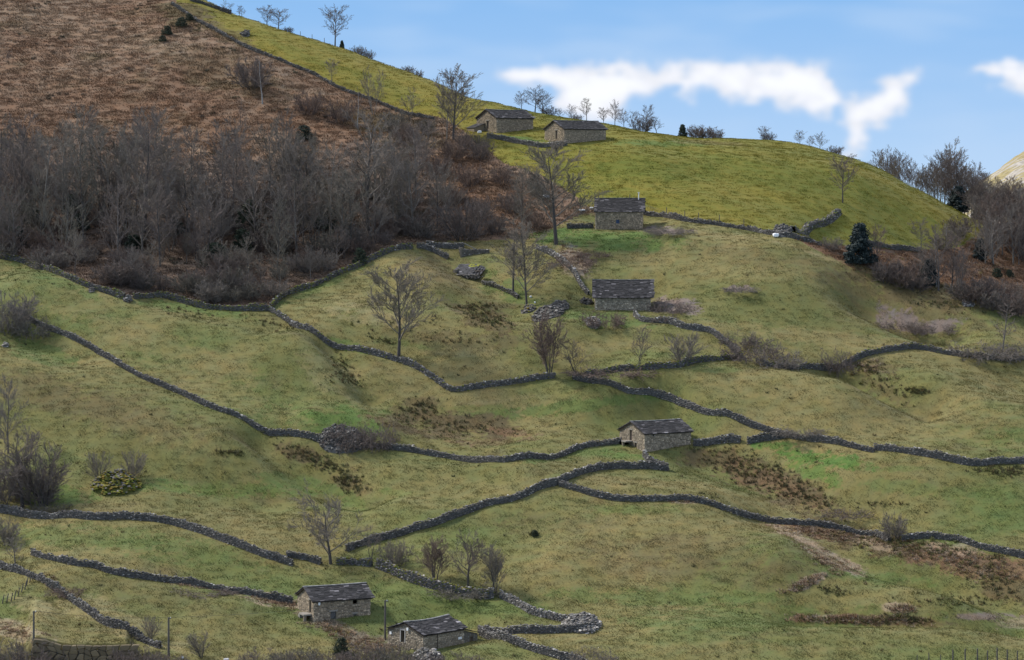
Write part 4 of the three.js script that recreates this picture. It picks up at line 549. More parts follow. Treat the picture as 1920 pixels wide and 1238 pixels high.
// boulders of the revetment above the lane
{
  const c = hit(160, 1243), r = rng(99), root = new THREE.Group(), m = [mat(.165, .125, .07), mat(.14, .108, .064), mat(.185, .142, .085), mat(.12, .092, .056)]; root.position.set(c.x, c.y, -c.d);
  const x0 = (58 - 160) / c.s, x1 = (252 - 160) / c.s, topAt = (x) => { const px = 160 + x * c.s; return (1243 - (1198 + 12 * smooth(70, 130, px) - 2 * smooth(200, 250, px))) / c.s; };
  const nx = 14, ny = 5, pts = []; for (let j = 0; j <= ny; j++) { pts.push([]); for (let i = 0; i <= nx; i++) { const x = lerp(x0, x1, (i + (j % 2 ? .45 : 0) + (r() - .5) * .8) / nx), t = topAt(clamp(x, x0, x1)); pts[j].push([x, lerp(-1, t, (j + (j && j < ny ? (r() - .5) * .8 : (r() - .5) * .2)) / ny)]); } }
  for (let j = 0; j < ny; j++) for (let i = 0; i < nx; i++) {
    const q = [pts[j][i], pts[j][i + 1], pts[j + 1][i + 1], pts[j + 1][i]], mx = q.reduce((a, v) => a + v[0], 0) / 4, my = q.reduce((a, v) => a + v[1], 0) / 4, ring = []; q.forEach((v, k) => { const w = q[(k + 1) % 4]; ring.push(v, [(v[0] + w[0]) / 2 + (v[0] + w[0] - 2 * mx) * .06 * (r() - .1), (v[1] + w[1]) / 2 + (v[1] + w[1] - 2 * my) * .06 * (r() - .1)]); });
    const sh = new THREE.Shape(ring.map(([x, y]) => new THREE.Vector2((x - mx) * (.70 + .06 * r()), (y - my) * (.70 + .06 * r())))), e = new THREE.ExtrudeGeometry(sh, { depth: .35, bevelEnabled: true, bevelThickness: .14, bevelSize: .09, bevelSegments: 2, curveSegments: 1 });
    const b = part('boulder', e, m[Math.floor(r() * 4)], root); b.position.set(mx, my, -.05 + .14 * r()); b.rotation.set((r() - .5) * .2, (r() - .5) * .25, 0);
  }
  part('wall_core', boxAt(x0, x1, -1, 1.9, -.35, .1), coreMat, root);
  top(root, 'boulder_revetment', 'revetment of big brown boulders holding up the bank', 'retaining wall');
}
// ---------------------------------------------------------------- trees: tapered limbs forking down to twigs
const V = (x, y, z) => new THREE.Vector3(x, y, z);
class Wood {
  constructor() { this.p = []; this.n = []; this.i = []; }
  limb(pts, r0, r1, sides) {
    const a = V(0, 0, 0), b = V(0, 0, 0), t = V(0, 0, 0), first = this.p.length / 3, m = pts.length;
    for (let k = 0; k < m; k++) {
      t.subVectors(pts[Math.min(k + 1, m - 1)], pts[Math.max(k - 1, 0)]).normalize(); a.set(Math.abs(t.y) > .9 ? 1 : 0, Math.abs(t.y) > .9 ? 0 : 1, 0).cross(t).normalize(); b.crossVectors(t, a);
      const r = lerp(r0, r1, Math.pow(k / (m - 1), .85));
      for (let s = 0; s < sides; s++) { const q = s / sides * 6.28319, c = Math.cos(q), e = Math.sin(q), nx = a.x * c + b.x * e, ny = a.y * c + b.y * e, nz = a.z * c + b.z * e; this.p.push(pts[k].x + nx * r, pts[k].y + ny * r, pts[k].z + nz * r); this.n.push(nx, ny, nz); }
    }
    for (let k = 0; k < m - 1; k++) for (let s = 0; s < sides; s++) { const u = first + k * sides + s, v = first + k * sides + (s + 1) % sides; this.i.push(u, v, u + sides, v, v + sides, u + sides); }
  }
  build() { const g = new THREE.BufferGeometry(); g.setAttribute('position', new THREE.Float32BufferAttribute(this.p, 3)); g.setAttribute('normal', new THREE.Float32BufferAttribute(this.n, 3)); g.setIndex(this.i); return g; }
}
function path(r, from, dir, len, segs, wander, rise) { const out = [from.clone()], d = dir.clone().normalize(), p = from.clone(); for (let k = 0; k < segs; k++) { d.x += (r() - .5) * wander; d.z += (r() - .5) * wander; d.y += (r() - .5) * wander * .6 + rise; d.normalize(); p.addScaledVector(d, len / segs); out.push(p.clone()); } return out; }
const along = (pts, t) => { const f = clamp(t, 0, .999) * (pts.length - 1), i = Math.floor(f), p = pts[i].clone().lerp(pts[i + 1], f - i), d = pts[i + 1].clone().sub(pts[i]).normalize(); return [p, d]; };
function bend(r, d, ang, az) { const a = V(Math.abs(d.y) > .9 ? 1 : 0, Math.abs(d.y) > .9 ? 0 : 1, 0).cross(d).normalize(), b = V(0, 0, 0).crossVectors(d, a); return d.clone().multiplyScalar(Math.cos(ang)).addScaledVector(a, Math.sin(ang) * Math.cos(az)).addScaledVector(b, Math.sin(ang) * Math.sin(az)); }
/* unit height trees; h scales. o.stems: several stems from the ground */
function grow(seed, o) {
  const r = rng(seed), trunk = new Wood(), crown = new Wood(), H = o.h, tw = o.twig || .014;
  const fork = (pts, r0, len, level) => {
    const n = o.n[level], last = level === o.n.length - 1;
    for (let i = 0; i < n; i++) {
      const t = lerp(o.from[level] ?? .25, 1, (i + r()) / n), [p, d] = along(pts, t), e = bend(r, d, (o.ang[level] ?? .6) * (.6 + .7 * r()), r() * 6.283); e.y += o.lift ?? .1;
      const l = len * (o.len[level] ?? .5) * (.55 + .7 * r()) * (1 - .35 * t * (level === 0 ? 0 : 1)), rr = Math.max(tw, r0 * (.55 - .25 * t)), q = path(r, p, e, l, last ? 2 : 3, o.crook * (last ? .8 : 1), o.rise ?? .06);
      crown.limb(q, last ? tw * 1.1 : rr, last ? tw * .35 : Math.max(tw * .7, rr * .3), last ? 3 : rr > .05 ? 4 : 3);
      if (!last) fork(q, rr * .8, l, level + 1);
    }
  };
  const stems = o.stems || 1;
  for (let s = 0; s < stems; s++) {
    const az = s * 2.4 + r(), tilt = stems > 1 ? (o.spread || .3) * (.25 + .9 * r()) : (o.tilt || 0) * (r() - .5), hs = H * (stems > 1 ? .78 + .25 * r() : 1) * (o.top || .92);
    const pts = path(r, V(stems > 1 ? Math.cos(az) * .18 * (r() + .3) * (o.clump || 1) : 0, -.6, stems > 1 ? Math.sin(az) * .18 * (r() + .3) * (o.clump || 1) : 0), V(Math.cos(az) * tilt, 1, Math.sin(az) * tilt), hs + .6, 8, o.wander ?? .12, o.rise0 ?? .05), r0 = o.r * (stems > 1 ? .6 + .5 * r() : 1);
    trunk.limb(pts, r0, Math.max(tw, r0 * .12), stems > 3 ? 4 : 6);
    const n = o.main, az0 = r() * 6.283;
    for (let i = 0; i < n; i++) {
      const t = lerp(o.bare, .97, Math.pow((i + .6 * r()) / n, o.even || 1)), [p, d] = along(pts, t), k = o.shape ? o.shape(t) : 1 - .6 * (t - o.bare) / (1 - o.bare), a = az0 + i * 2.4 + r() * .8;
      const e = bend(r, d, (o.open || .8) * (.75 + .5 * r()), a); const l = H * o.reach * k * (.7 + .5 * r()), rr = r0 * (1 - t * .75) * (.42 + .2 * r());
      const q = path(r, p, e, l, 5, o.crook, o.rise ?? .06); crown.limb(q, Math.max(rr, tw * 1.6), Math.max(tw, rr * .2), rr > .06 ? 5 : 4); fork(q, Math.max(rr * .6, tw * 1.5), l, 0);
    }
  }
  return { h: H, trunk: trunk.build(), crown: crown.build() };
}
const bark = [mat(.12, .104, .092), mat(.065, .056, .05), mat(.15, .135, .115), mat(.30, .285, .26)], twig = [mat(.170, .144, .122), mat(.142, .112, .096), mat(.180, .152, .122), mat(.155, .110, .088), mat(.134, .118, .092)];
const SP = {
  beech: [1, 2, 3].map((k) => grow(100 + k, { h: 18, r: .34, bare: .13, main: 18, reach: .42, open: .85, n: [7, 7, 6], from: [.2, .15, .1], len: [.5, .48, .45], ang: [.65, .65, .65], crook: .26, rise: .055, lift: .08, wander: .10, twig: .021, shape: (t) => 1.1 - .72 * t })),
  upright: [1, 2, 3].map((k) => grow(140 + k, { h: 18, r: .26, bare: .24, main: 19, reach: .38, open: .78, n: [7, 7, 8], from: [.2, .15, .1], len: [.5, .48, .45], ang: [.6, .6, .65], crook: .24, rise: .05, lift: .06, wander: .09, twig: .020, shape: (t) => 1.08 - .66 * t })),
  hero: [1, 2].map((k) => grow(340 + k, { h: 17, r: .30, bare: .2, main: 20, reach: .40, open: .78, n: [8, 8, 8], from: [.2, .15, .1], len: [.5, .48, .45], ang: [.6, .6, .65], crook: .26, rise: .045, lift: .06, wander: .1, twig: .024, shape: (t) => 1.1 - .66 * t })),
  vase: [1, 2].map((k) => grow(360 + k, { h: 10, r: .17, stems: 4, spread: .34, clump: 1.6, bare: .2, main: 11, reach: .40, open: .62, n: [7, 7, 5], from: [.15, .12, .1], len: [.5, .48, .45], ang: [.55, .6, .6], crook: .24, rise: .04, rise0: .02, wander: .09, twig: .021, shape: (t) => 1.1 - .6 * t })),
  multi: [1, 2, 3].map((k) => grow(160 + k, { h: 16, r: .15, stems: 5, spread: .36, clump: 2.4, bare: .25, main: 8, reach: .28, open: .7, n: [6, 5, 6], from: [.2, .15, .1], len: [.5, .5, .5], ang: [.6, .65, .65], crook: .26, rise: .05, lift: .06, rise0: .02, wander: .1, twig: .022 })),
  oak: [1, 2].map((k) => grow(180 + k, { h: 11, r: .36, bare: .2, main: 14, reach: .60, open: 1.0, n: [7, 7, 8], from: [.15, .15, .1], len: [.5, .5, .45], ang: [.7, .7, .7], crook: .5, rise: .05, wander: .26, twig: .023, top: .8, shape: (t) => 1.05 - .4 * t })),
  crooked: [1, 2].map((k) => grow(200 + k, { h: 9, r: .17, stems: 2, spread: .5, bare: .28, main: 8, reach: .38, open: .9, n: [6, 5, 4], from: [.2, .15, .1], len: [.55, .5, .5], ang: [.7, .7, .7], crook: .55, rise: .04, wander: .36, twig: .019 })),
  fan: [1, 2, 3].map((k) => grow(220 + k, { h: 8, r: .12, stems: 6, spread: .5, clump: 1.2, bare: .10, main: 10, reach: .38, open: .55, n: [7, 8], from: [.12, .1], len: [.5, .45], ang: [.5, .55], crook: .22, rise: .045, rise0: .01, wander: .08, twig: .019, shape: (t) => 1.1 - .6 * t })),
  shrub: [1, 2, 3].map((k) => grow(240 + k, { h: 5, r: .045, stems: 24, spread: .95, clump: 4, bare: .12, main: 6, reach: .34, open: .7, n: [6, 5], from: [.15, .1], len: [.6, .5], ang: [.6, .6], crook: .4, rise: .03, rise0: 0, wander: .22, twig: .018 })),
  pole: [1, 2].map((k) => grow(260 + k, { h: 15, r: .16, bare: .3, main: 18, reach: .2, open: .85, n: [6, 5, 3], from: [.2, .15, .1], len: [.5, .5, .5], ang: [.6, .6, .6], crook: .28, rise: .03, wander: .09, twig: .02 })),
  round: [1, 2].map((k) => grow(280 + k, { h: 10, r: .22, bare: .28, main: 18, reach: .40, open: .95, n: [7, 6, 6], from: [.15, .15, .1], len: [.5, .5, .45], ang: [.65, .65, .65], crook: .3, rise: .02, wander: .1, twig: .02, shape: (t) => Math.sin(Math.PI * clamp((t - .12) / 1.0)) })),
  bramble: [1, 2, 3].map((k) => grow(300 + k, { h: 1.9, r: .025, stems: 60, spread: 1.6, clump: 11, bare: .2, main: 6, reach: .5, open: .9, n: [5], from: [.1], len: [.7], ang: [.8], crook: .6, rise: -.05, rise0: -.07, wander: .3, twig: .018 })),
};
const treeRand = rng(2024);
function tree(kind, v, at, h, o = {}) {
  const sp = SP[kind][v % SP[kind].length], g = new THREE.Group(), s = h / sp.h, w = s * (o.wide || 1), bm = bark[o.bark ?? (v % 2)], tm = twig[o.twig ?? (v % 3)];
  g.position.set(at.x, at.y, -at.d); g.rotation.y = o.turn ?? treeRand() * 6.283; g.scale.set(w, s, w);
  if (o.lean) g.rotation.z = o.lean;
  part(o.trunkName || 'trunk', sp.trunk, bm, g); part('crown', sp.crown, tm, g); return g;
}
// a tree whose foot and top are photo points
function stand(kind, v, px, py, topPy, name, label, o = {}) { const p = o.behind ? past(px, o.behind) : hit(px, py), q = HY - (p.y - EYE) * F / p.d; return top(tree(kind, v, p, Math.max(1, (q - topPy) * p.d / F), o), name, label, o.category || 'tree', o.group); }
// a place on the far side of the skyline
function past(px, beyond) { let best = null; for (let d = 640; d < 800; d += 1) { const x = (px - CX) * d / F, y = groundY(x, d), q = HY - (y - EYE) * F / d; if (!best || q < best.q) best = { q, d }; } const d = best.d + beyond, x = (px - CX) * d / F; return { x, d, y: groundY(x, d), s: F / d }; }

stand('hero', 0, 747, 668, 498, 'bare_tree', 'tall solitary bare tree rising from the zigzag stone wall', { bark: 1, twig: 2, wide: 1.3, turn: 1 });
stand('vase', 0, 1030, 706, 598, 'bare_tree', 'bare fan shaped tree of many stems at the wall corner', { bark: 1, twig: 3, wide: 1.05, trunkName: 'stems' });
stand('crooked', 0, 1080, 706, 632, 'bare_tree', 'small crooked bare tree next to the fan shaped one', { bark: 1, twig: 1 });
stand('pole', 0, 962, 553, 392, 'bare_tree', 'slim ivy dark trunk leaning over the fallen stone heap', { bark: 1, twig: 2, wide: 1.5, lean: -.03 });
stand('hero', 1, 988, 575, 425, 'bare_tree', 'bushy twin trunk rooted on the fallen stone heap', { bark: 1, twig: 2, wide: 1.05 });
stand('hero', 1, 1043, 458, 272, 'bare_tree', 'broad bare tree growing at the end of the yard below the ridge barns', { bark: 1, twig: 2, wide: 1.35, turn: 4 });
stand('upright', 2, 978, 452, 318, 'bare_tree', 'thin bare tree on the edge of the moor near the roofless ruin', { bark: 1, twig: 2, wide: 1.1 });
stand('round', 0, 1580, 380, 293, 'bare_tree', 'lone small tree with level branches on the curved wall of the meadow', { bark: 1, twig: 1, wide: .9 });
stand('oak', 0, 620, 1058, 938, 'bare_tree', 'crooked spreading bare oak at the broken wall', { bark: 1, twig: 0 });
stand('crooked', 1, 694, 1050, 985, 'bare_tree', 'small gnarled tree beside the spreading oak', { bark: 1, twig: 0 });
stand('vase', 1, 815, 1092, 1012, 'bare_bush', 'reddish bare bush on the mossy overgrown wall', { bark: 1, twig: 3, wide: 1.15, trunkName: 'stems', category: 'bush' });
stand('oak', 1, 878, 1098, 998, 'bare_tree', 'slender crooked tree between two bushes on the mossy wall', { bark: 1, twig: 1, wide: .75 });
stand('vase', 0, 930, 1112, 1030, 'bare_bush', 'grey narrow bush at the end of the mossy wall', { bark: 1, twig: 0, wide: .95, trunkName: 'stems', category: 'bush' });
stand('shrub', 0, 740, 1062, 1005, 'bare_bush', 'pale scrubby bush leaning over the wall beside the gnarled tree', { twig: 2, wide: .8, trunkName: 'stems', category: 'bush' });
stand('fan', 0, 184, 900, 843, 'bare_bush', 'thin twiggy bush sprouting from the mossy cairn', { bark: 0, twig: 0, wide: .9, trunkName: 'stems', category: 'bush' });
stand('fan', 1, 243, 900, 846, 'bare_bush', 'wider twiggy bush sprouting from the mossy cairn', { bark: 0, twig: 0, wide: 1.25, trunkName: 'stems', category: 'bush' });
stand('fan', 2, 1280, 684, 622, 'bare_bush', 'dome shaped grey bush on the mossy low wall', { twig: 0, wide: 1.45, trunkName: 'stems', category: 'bush' });
stand('crooked', 0, 1198, 690, 606, 'bare_tree', 'cluster of crooked bare stems on the mossy low wall', { bark: 1, twig: 1, wide: .8, turn: 2 });
stand('pole', 0, 1880, 666, 556, 'bare_tree', 'slender bare tree standing in the long bramble hedge', { bark: 0, twig: 1, wide: 1.7 });
stand('shrub', 1, 1675, 1012, 955, 'bare_bush', 'scraggy grey bush in a gap of the pasture wall', { twig: 0, wide: .7, trunkName: 'stems', category: 'bush' });
stand('round', 1, 1728, 466, 414, 'bare_tree', 'small open tree on the wall above the rusty bracken', { bark: 0, twig: 2 });
stand('upright', 1, 15, 850, 715, 'bare_tree', 'thin dark tree rising behind the big thicket', { bark: 1, twig: 0, wide: 1.0 });
stand('oak', 0, 42, 952, 808, 'bare_tree', 'large tangled thicket tree at the end of the dark wall', { bark: 1, twig: 1, wide: 1.0, turn: 2.2 });
stand('fan', 1, 85, 948, 835, 'bare_bush', 'tall hazy bush on the pasture side of the thicket tree', { bark: 1, twig: 1, wide: 1.2, trunkName: 'stems', category: 'bush' });
stand('shrub', 2, 70, 945, 850, 'bare_bush', 'purple grey bush merging with the thicket tree', { twig: 1, wide: .9, trunkName: 'stems', category: 'bush' });
stand('shrub', 0, 8, 945, 860, 'bare_bush', 'dense bush at the foot of the thicket tree', { twig: 1, wide: .9, trunkName: 'stems', category: 'bush' });
stand('crooked', 1, 28, 1062, 990, 'bare_tree', 'small leaning tree on the dark tumbledown wall', { bark: 1, twig: 0, wide: 1.1, lean: -.3 });
stand('shrub', 1, 8, 1022, 965, 'bare_bush', 'grey brown bush beyond the leaning tree', { twig: 2, wide: .8, trunkName: 'stems', category: 'bush' });
stand('shrub', 2, 18, 622, 535, 'bare_bush', 'wide pinkish thicket at the upper end of the long wall', { twig: 0, wide: .9, trunkName: 'stems', category: 'bush' });
stand('crooked', 0, 48, 632, 560, 'bare_tree', 'small bent tree in front of the pinkish thicket', { bark: 1, twig: 0, wide: .8 });
stand('fan', 0, 283, 1200, 1153, 'bare_bush', 'small upright bush at the lower end of the tumbledown wall', { twig: 2, wide: .9, trunkName: 'stems', category: 'bush' });
stand('fan', 1, 378, 1234, 1186, 'bare_bush', 'faint twiggy bush on the lane bank', { twig: 2, wide: 1.2, trunkName: 'stems', category: 'bush' });
stand('hero', 0, 850, 262, 130, 'bare_tree', 'tall round headed tree overtopping the meadow by the ridge barns', { bark: 1, twig: 2, wide: 1.15 });
stand('upright', 2, 838, 262, 175, 'bare_tree', 'thinner tree close beside the tall round headed one', { bark: 2, twig: 2, wide: 1.1 });
stand('pole', 0, 492, 195, 98, 'birch_tree', 'pale trunked birch high on the moor', { bark: 3, twig: 1, wide: 1.4, lean: .02 });
stand('pole', 0, 670, 240, 165, 'birch_tree', 'pale trunked birch below the dark meadow wall', { bark: 3, twig: 1, wide: 1.5 });
stand('crooked', 1, 770, 225, 165, 'bare_tree', 'low spreading tree at the corner of the meadow wall', { bark: 0, twig: 2, wide: 1.1 });
stand('multi', 1, 700, 215, 120, 'bare_tree', 'pale bare tree against the upper meadow slope', { bark: 2, twig: 2, wide: .8 });
stand('round', 0, 622, 152, 112, 'bare_tree', 'round bush like tree above the dark meadow wall', { bark: 0, twig: 2, wide: 1.0 });
stand('crooked', 0, 12, 118, 92, 'bare_tree', 'small dark thorn tree far up the moor', { bark: 1, twig: 1 });
stand('shrub', 0, 470, 165, 100, 'bare_bush', 'dark thicket around the birch on the moor', { bark: 1, twig: 1, wide: .9, trunkName: 'stems', category: 'bush' });
stand('pole', 0, 450, 240, 180, 'bare_tree', 'thin dead looking stem on the bracken slope', { bark: 1, twig: 1, wide: 1 });
// the wood under the moor
{
  const spots = [[690, 432, 215, 'beech', 1.15], [775, 440, 295, 'beech', 1.05], [118, 400, 232, 'upright', 1.15], [40, 420, 220, 'upright', 1], [240, 430, 200, 'multi', 1.0], [270, 445, 225, 'beech', .9], [195, 410, 215, 'multi', 1], [420, 400, 240, 'upright', 1.1], [435, 430, 270, 'beech', .8], [560, 420, 235, 'multi', 1], [530, 410, 250, 'upright', 1.1], [360, 410, 245, 'upright', 1], [620, 440, 270, 'beech', .9], [80, 440, 250, 'beech', .9], [155, 450, 280, 'beech', .9], [10, 430, 260, 'multi', 1], [330, 460, 300, 'multi', .9], [480, 460, 300, 'beech', .9], [590, 470, 320, 'multi', .9], [220, 500, 340, 'beech', .9], [380, 500, 350, 'multi', .9], [300, 500, 350, 'upright', 1.2], [120, 490, 360, 'multi', .9], [520, 510, 380, 'beech', .8], [640, 470, 340, 'upright', 1.2], [735, 440, 330, 'upright', 1.1]];
  const r = rng(515);
  for (let n = 0; n < 900 && spots.length < 112; n++) { const px = -60 + 900 * r(), py = 250 + 330 * r(); if (!inWood(px, py) || (py < 350 && px > 290 && r() < .75) || (py < 330 && r() < .5) || spots.some(([x, y]) => ((x - px) / 20) ** 2 + ((y - py) / 9) ** 2 < 1)) continue; const edge = clamp((py - 300) / 230), hp = lerp(90, 150, r()) * (edge > .8 ? .55 : 1) * (py < 330 ? .7 : 1); spots.push([px, py, py - hp, ['beech', 'upright', 'multi', 'upright'][Math.floor(r() * 4)], .8 + .45 * r()]); }
  const words = { beech: 'wide crowned', upright: 'upright', multi: 'many stemmed' }, barkWord = ['grey brown', 'dark', 'pale grey'], where = (px, py) => !inWood(px, py + 40) ? 'at the walled edge of the wood' : !inWood(px, py - 60) ? 'where the wood thins into the moor' : inWood(px, py + 110) ? 'in the upper half of the wood' : 'in the heart of the wood', size = (hp) => hp > 150 ? 'very tall' : hp > 120 ? 'tall' : hp > 85 ? 'middling' : 'low';
  spots.forEach(([px, py, t, kind, w], i) => { const b = Math.floor(r() * 3); stand(kind, i, px, py, t, 'woodland_tree', `${size(py - t)} ${words[kind]} tree with ${barkWord[b]} bark ${where(px, py)}`, { bark: b, twig: [0, 0, 1, 4, 2][Math.floor(r() * 5)], wide: w, group: 'trees of the wood under the moor' }); });
  let k = 0; for (let n = 0; n < 2600 && k < 120; n++) { const px = -50 + 920 * r(), py = 300 + 290 * r(); if (!inWood(px, py)) continue; const low = !inWood(px, py + 45); if (!low && (r() < .6 || py < 360)) continue; k++; stand('shrub', k, px, py, py - lerp(28, 52, r()), 'woodland_bush', `tangled ${['grey', 'purplish', 'olive grey', 'reddish'][k % 4]} bush in the undergrowth ${where(px, py)}`, { bark: 1, twig: [0, 1, 4, 3][k % 4], wide: .8 + .5 * r(), group: 'undergrowth bushes of the wood', trunkName: 'stems', category: 'bush' }); }
  for (const [px, py, t] of [[900, 300, 255], [940, 345, 300], [880, 350, 300], [960, 400, 350], [820, 330, 280], [870, 450, 360], [850, 300, 250], [740, 250, 200], [640, 230, 180], [580, 215, 165], [760, 270, 225], [800, 250, 215], [900, 410, 360], [930, 440, 395], [1000, 430, 385], [905, 278, 246], [870, 275, 240], [1010, 370, 330]]) stand('shrub', px, px, py, t, 'moor_bush', `dark ${['purplish', 'reddish', 'olive'][px % 3]} bush on the bracken slope ${py < 300 ? 'below the ridge barns' : py < 360 ? 'beside the wood' : 'above the roofless ruin'}`, { bark: 1, twig: [1, 3, 4][px % 3], wide: .9, group: 'bushes on the bracken slope', trunkName: 'stems', category: 'bush' });
}
// trees on and behind the skyline
{
  const sky = (px, topPy, kind, w, beyond = 9, tw = 1) => stand(kind, Math.round(px), px, 0, topPy, 'skyline_tree', `${{ upright: 'slim', round: 'round headed', crooked: 'crooked', shrub: 'low bushy' }[kind]} bare tree behind the meadow crest ${px < 560 ? 'above the moor' : px < 700 ? 'near the tiny conifer' : px < 800 ? 'on the long slope' : px < 1060 ? 'behind the trough barn' : px < 1145 ? 'behind the lichen roofed barn' : px < 1250 ? 'beyond the ridge barns' : px < 1460 ? 'on the rounded summit' : 'on the falling shoulder'}`, { behind: beyond, wide: w * 1.2, bark: 1, twig: tw, group: 'trees behind the meadow crest' });
  for (const a of [[425, 0, 'crooked', 1], [452, 8, 'crooked', 1], [500, 12, 'round', 1.1], [522, 18, 'round', 1.2], [540, 48, 'shrub', 1], [628, 13, 'round', .85, 3], [672, 82, 'shrub', .8], [690, 90, 'shrub', .7], [765, 120, 'shrub', .8], [785, 128, 'shrub', .7], [978, 172, 'upright', 1.3], [1003, 164, 'upright', 1.6], [1018, 172, 'upright', 1.4], [1028, 195, 'shrub', 1], [1050, 205, 'upright', 1.4], [1072, 197, 'upright', 1.3], [1100, 186, 'upright', 1.1], [1080, 212, 'shrub', 1], [1132, 203, 'round', .9], [1153, 191, 'upright', 1], [1170, 207, 'upright', 1.2], [1190, 205, 'crooked', .8], [1214, 199, 'upright', 1.2], [1232, 215, 'crooked', .9], [1205, 215, 'shrub', .9], [1305, 230, 'shrub', 1], [1325, 233, 'shrub', 1.1], [1345, 240, 'shrub', .8], [1432, 238, 'round', 1], [1440, 244, 'shrub', .8], [1500, 245, 'upright', 1.3], [1520, 252, 'crooked', 1], [1537, 250, 'upright', 1.2], [1565, 270, 'shrub', 1], [1590, 292, 'shrub', 1]]) sky(...a);
  const r = rng(61);
  const wood = (px, topPy, kind, w, beyond) => stand(kind, Math.round(px), px, 0, topPy, 'ridge_tree', `tall ${{ upright: 'slim', multi: 'many stemmed', beech: 'wide crowned' }[kind]} tree of the ridge wood ${px < 1700 ? 'in its highest clump' : px < 1780 ? 'between its two clumps' : px < 1830 ? 'around the rounded evergreen' : 'towards the rocky hill'}`, { behind: beyond, wide: w, bark: [0, 1, 2][Math.floor(r() * 3)], twig: [1, 1, 3, 2][Math.floor(r() * 4)], group: 'wood over the meadow shoulder' });
  for (let i = 0; i < 52; i++) { const px = 1622 + 300 * (i + r()) / 52, prof = px < 1700 ? 268 : px < 1725 ? 300 : px < 1760 ? 283 : px < 1800 ? 265 : px < 1850 ? 290 + (px - 1800) * .7 : 330; wood(px, prof + 26 * r() + (i % 3 ? 8 : 0) + (px < 1645 ? 16 : 0), ['upright', 'upright', 'upright', 'multi'][Math.floor(r() * 4)], .75 + .35 * r(), 6 + 34 * r()); }
  // the gully beside the pasture spur
  const spots = [[1760, 545, 425, 'beech', 1], [1785, 540, 440, 'beech', .9], [1735, 540, 455, 'multi', .9], [1800, 555, 450, 'multi', 1], [1645, 500, 425, 'round', .7], [1900, 495, 390, 'beech', .9], [1880, 480, 380, 'upright', 1.1], [1860, 470, 370, 'upright', 1.1], [1910, 470, 360, 'beech', .9], [1850, 445, 360, 'multi', .9], [1890, 450, 340, 'upright', 1.2], [1920, 445, 350, 'beech', .9], [1870, 430, 335, 'upright', 1.2], [1905, 430, 330, 'multi', 1], [1830, 440, 370, 'upright', 1]];
  for (let i = 0; i < 34; i++) { const px = 1830 + 120 * r(), py = 425 + 75 * r(); spots.push([px, py, py - 60 - 60 * r(), ['upright', 'multi', 'beech'][i % 3], .9 + .4 * r()]); }
  spots.forEach(([px, py, t, kind, w], i) => stand(kind, i, px, py, t, 'gully_tree', `${{ beech: 'wide crowned', multi: 'many stemmed', upright: 'slim', round: 'small round' }[kind]} bare tree in the gully ${py > 510 ? 'against the pasture spur' : py > 462 ? 'among the rusty bracken' : 'under the rocky hill'}`, { bark: i % 3, twig: [1, 3, 0][i % 3], wide: w, group: 'trees in the gully' }));
  [[1660, 528, 480], [1690, 538, 490], [1560, 470, 440], [1720, 545, 505], [1830, 570, 520], [1860, 580, 535], [1890, 590, 540], [1915, 592, 545], [1810, 565, 515], [1845, 560, 510], [1700, 520, 480], [1790, 450, 415], [1800, 440, 400], [1880, 560, 520], [1905, 560, 525], [1770, 470, 430]].forEach(([px, py, t], i) => stand('shrub', i, px, py, t, 'gully_bush', `low ${['purplish', 'reddish', 'grey'][i % 3]} bush in the gully ${py > 535 ? 'against the pasture spur' : 'among the rusty bracken'}`, { bark: 1, twig: [1, 3, 0][i % 3], wide: 1.1, group: 'bushes in the gully', trunkName: 'stems', category: 'bush' }));
  stand('pole', 0, 1756, 540, 440, 'birch_tree', 'white stemmed birch in the gully in front of the dark holly', { bark: 3, twig: 0, wide: 1.3 });
  stand('pole', 0, 1776, 470, 415, 'birch_tree', 'white stemmed birch among the bushes above the gully', { bark: 3, twig: 0, wide: 1.5 });
}
// evergreens: hollies and small conifers
const leafMat = [mat(.016, .028, .026, .8), mat(.020, .034, .020, .8), mat(.028, .040, .020, .85)];
function leafy(seed, n, profile) {
  const r = rng(seed), p = [], nn = [];
  const clumps = []; for (let i = 0; i < 170; i++) { const y = .97 * Math.pow(r(), 1.35), a = r() * 6.283, q = profile(y) * Math.sqrt(r()) * .95; clumps.push([Math.cos(a) * q, y, Math.sin(a) * q, .06 + .08 * r()]); }
  for (let i = 0; i < n; i++) {
    const c = clumps[Math.floor(r() * 170)], t = V(r() - .5, r() - .5, r() - .5).normalize(), k = c[3] * Math.cbrt(r()), x = c[0] + t.x * k, y = Math.max(.02, c[1] + t.y * k * .7), z = c[2] + t.z * k, u = V(r() - .5, r() - .5, r() - .5).normalize(), w = V(0, 0, 0).crossVectors(u, t).normalize(), s = .016 + .018 * r();
    p.push(x - u.x * s, y - u.y * s, z - u.z * s, x + w.x * s * .7, y + w.y * s * .7, z + w.z * s * .7, x + u.x * s, y + u.y * s, z + u.z * s, x - u.x * s, y - u.y * s, z - u.z * s, x + u.x * s, y + u.y * s, z + u.z * s, x - w.x * s * .7, y - w.y * s * .7, z - w.z * s * .7);
  }
  const g = new THREE.BufferGeometry(); g.setAttribute('position', new THREE.Float32BufferAttribute(p, 3)); g.computeVertexNormals(); return g;
}
const HOLLY = [1, 2].map((k) => leafy(400 + k, 11000, (y) => .37 * Math.pow(1 - y, .75) * (.85 + .3 * Math.min(1, y * 5)))), BUSHY = [leafy(410, 6000, (y) => .5 * Math.sqrt(Math.max(0, 1 - y * y)))];
const leafTrunk = (() => { const w = new Wood(); w.limb([V(0, -.08, 0), V(0, .3, 0), V(.01, .9, 0)], .035, .008, 6); return w.build(); })();
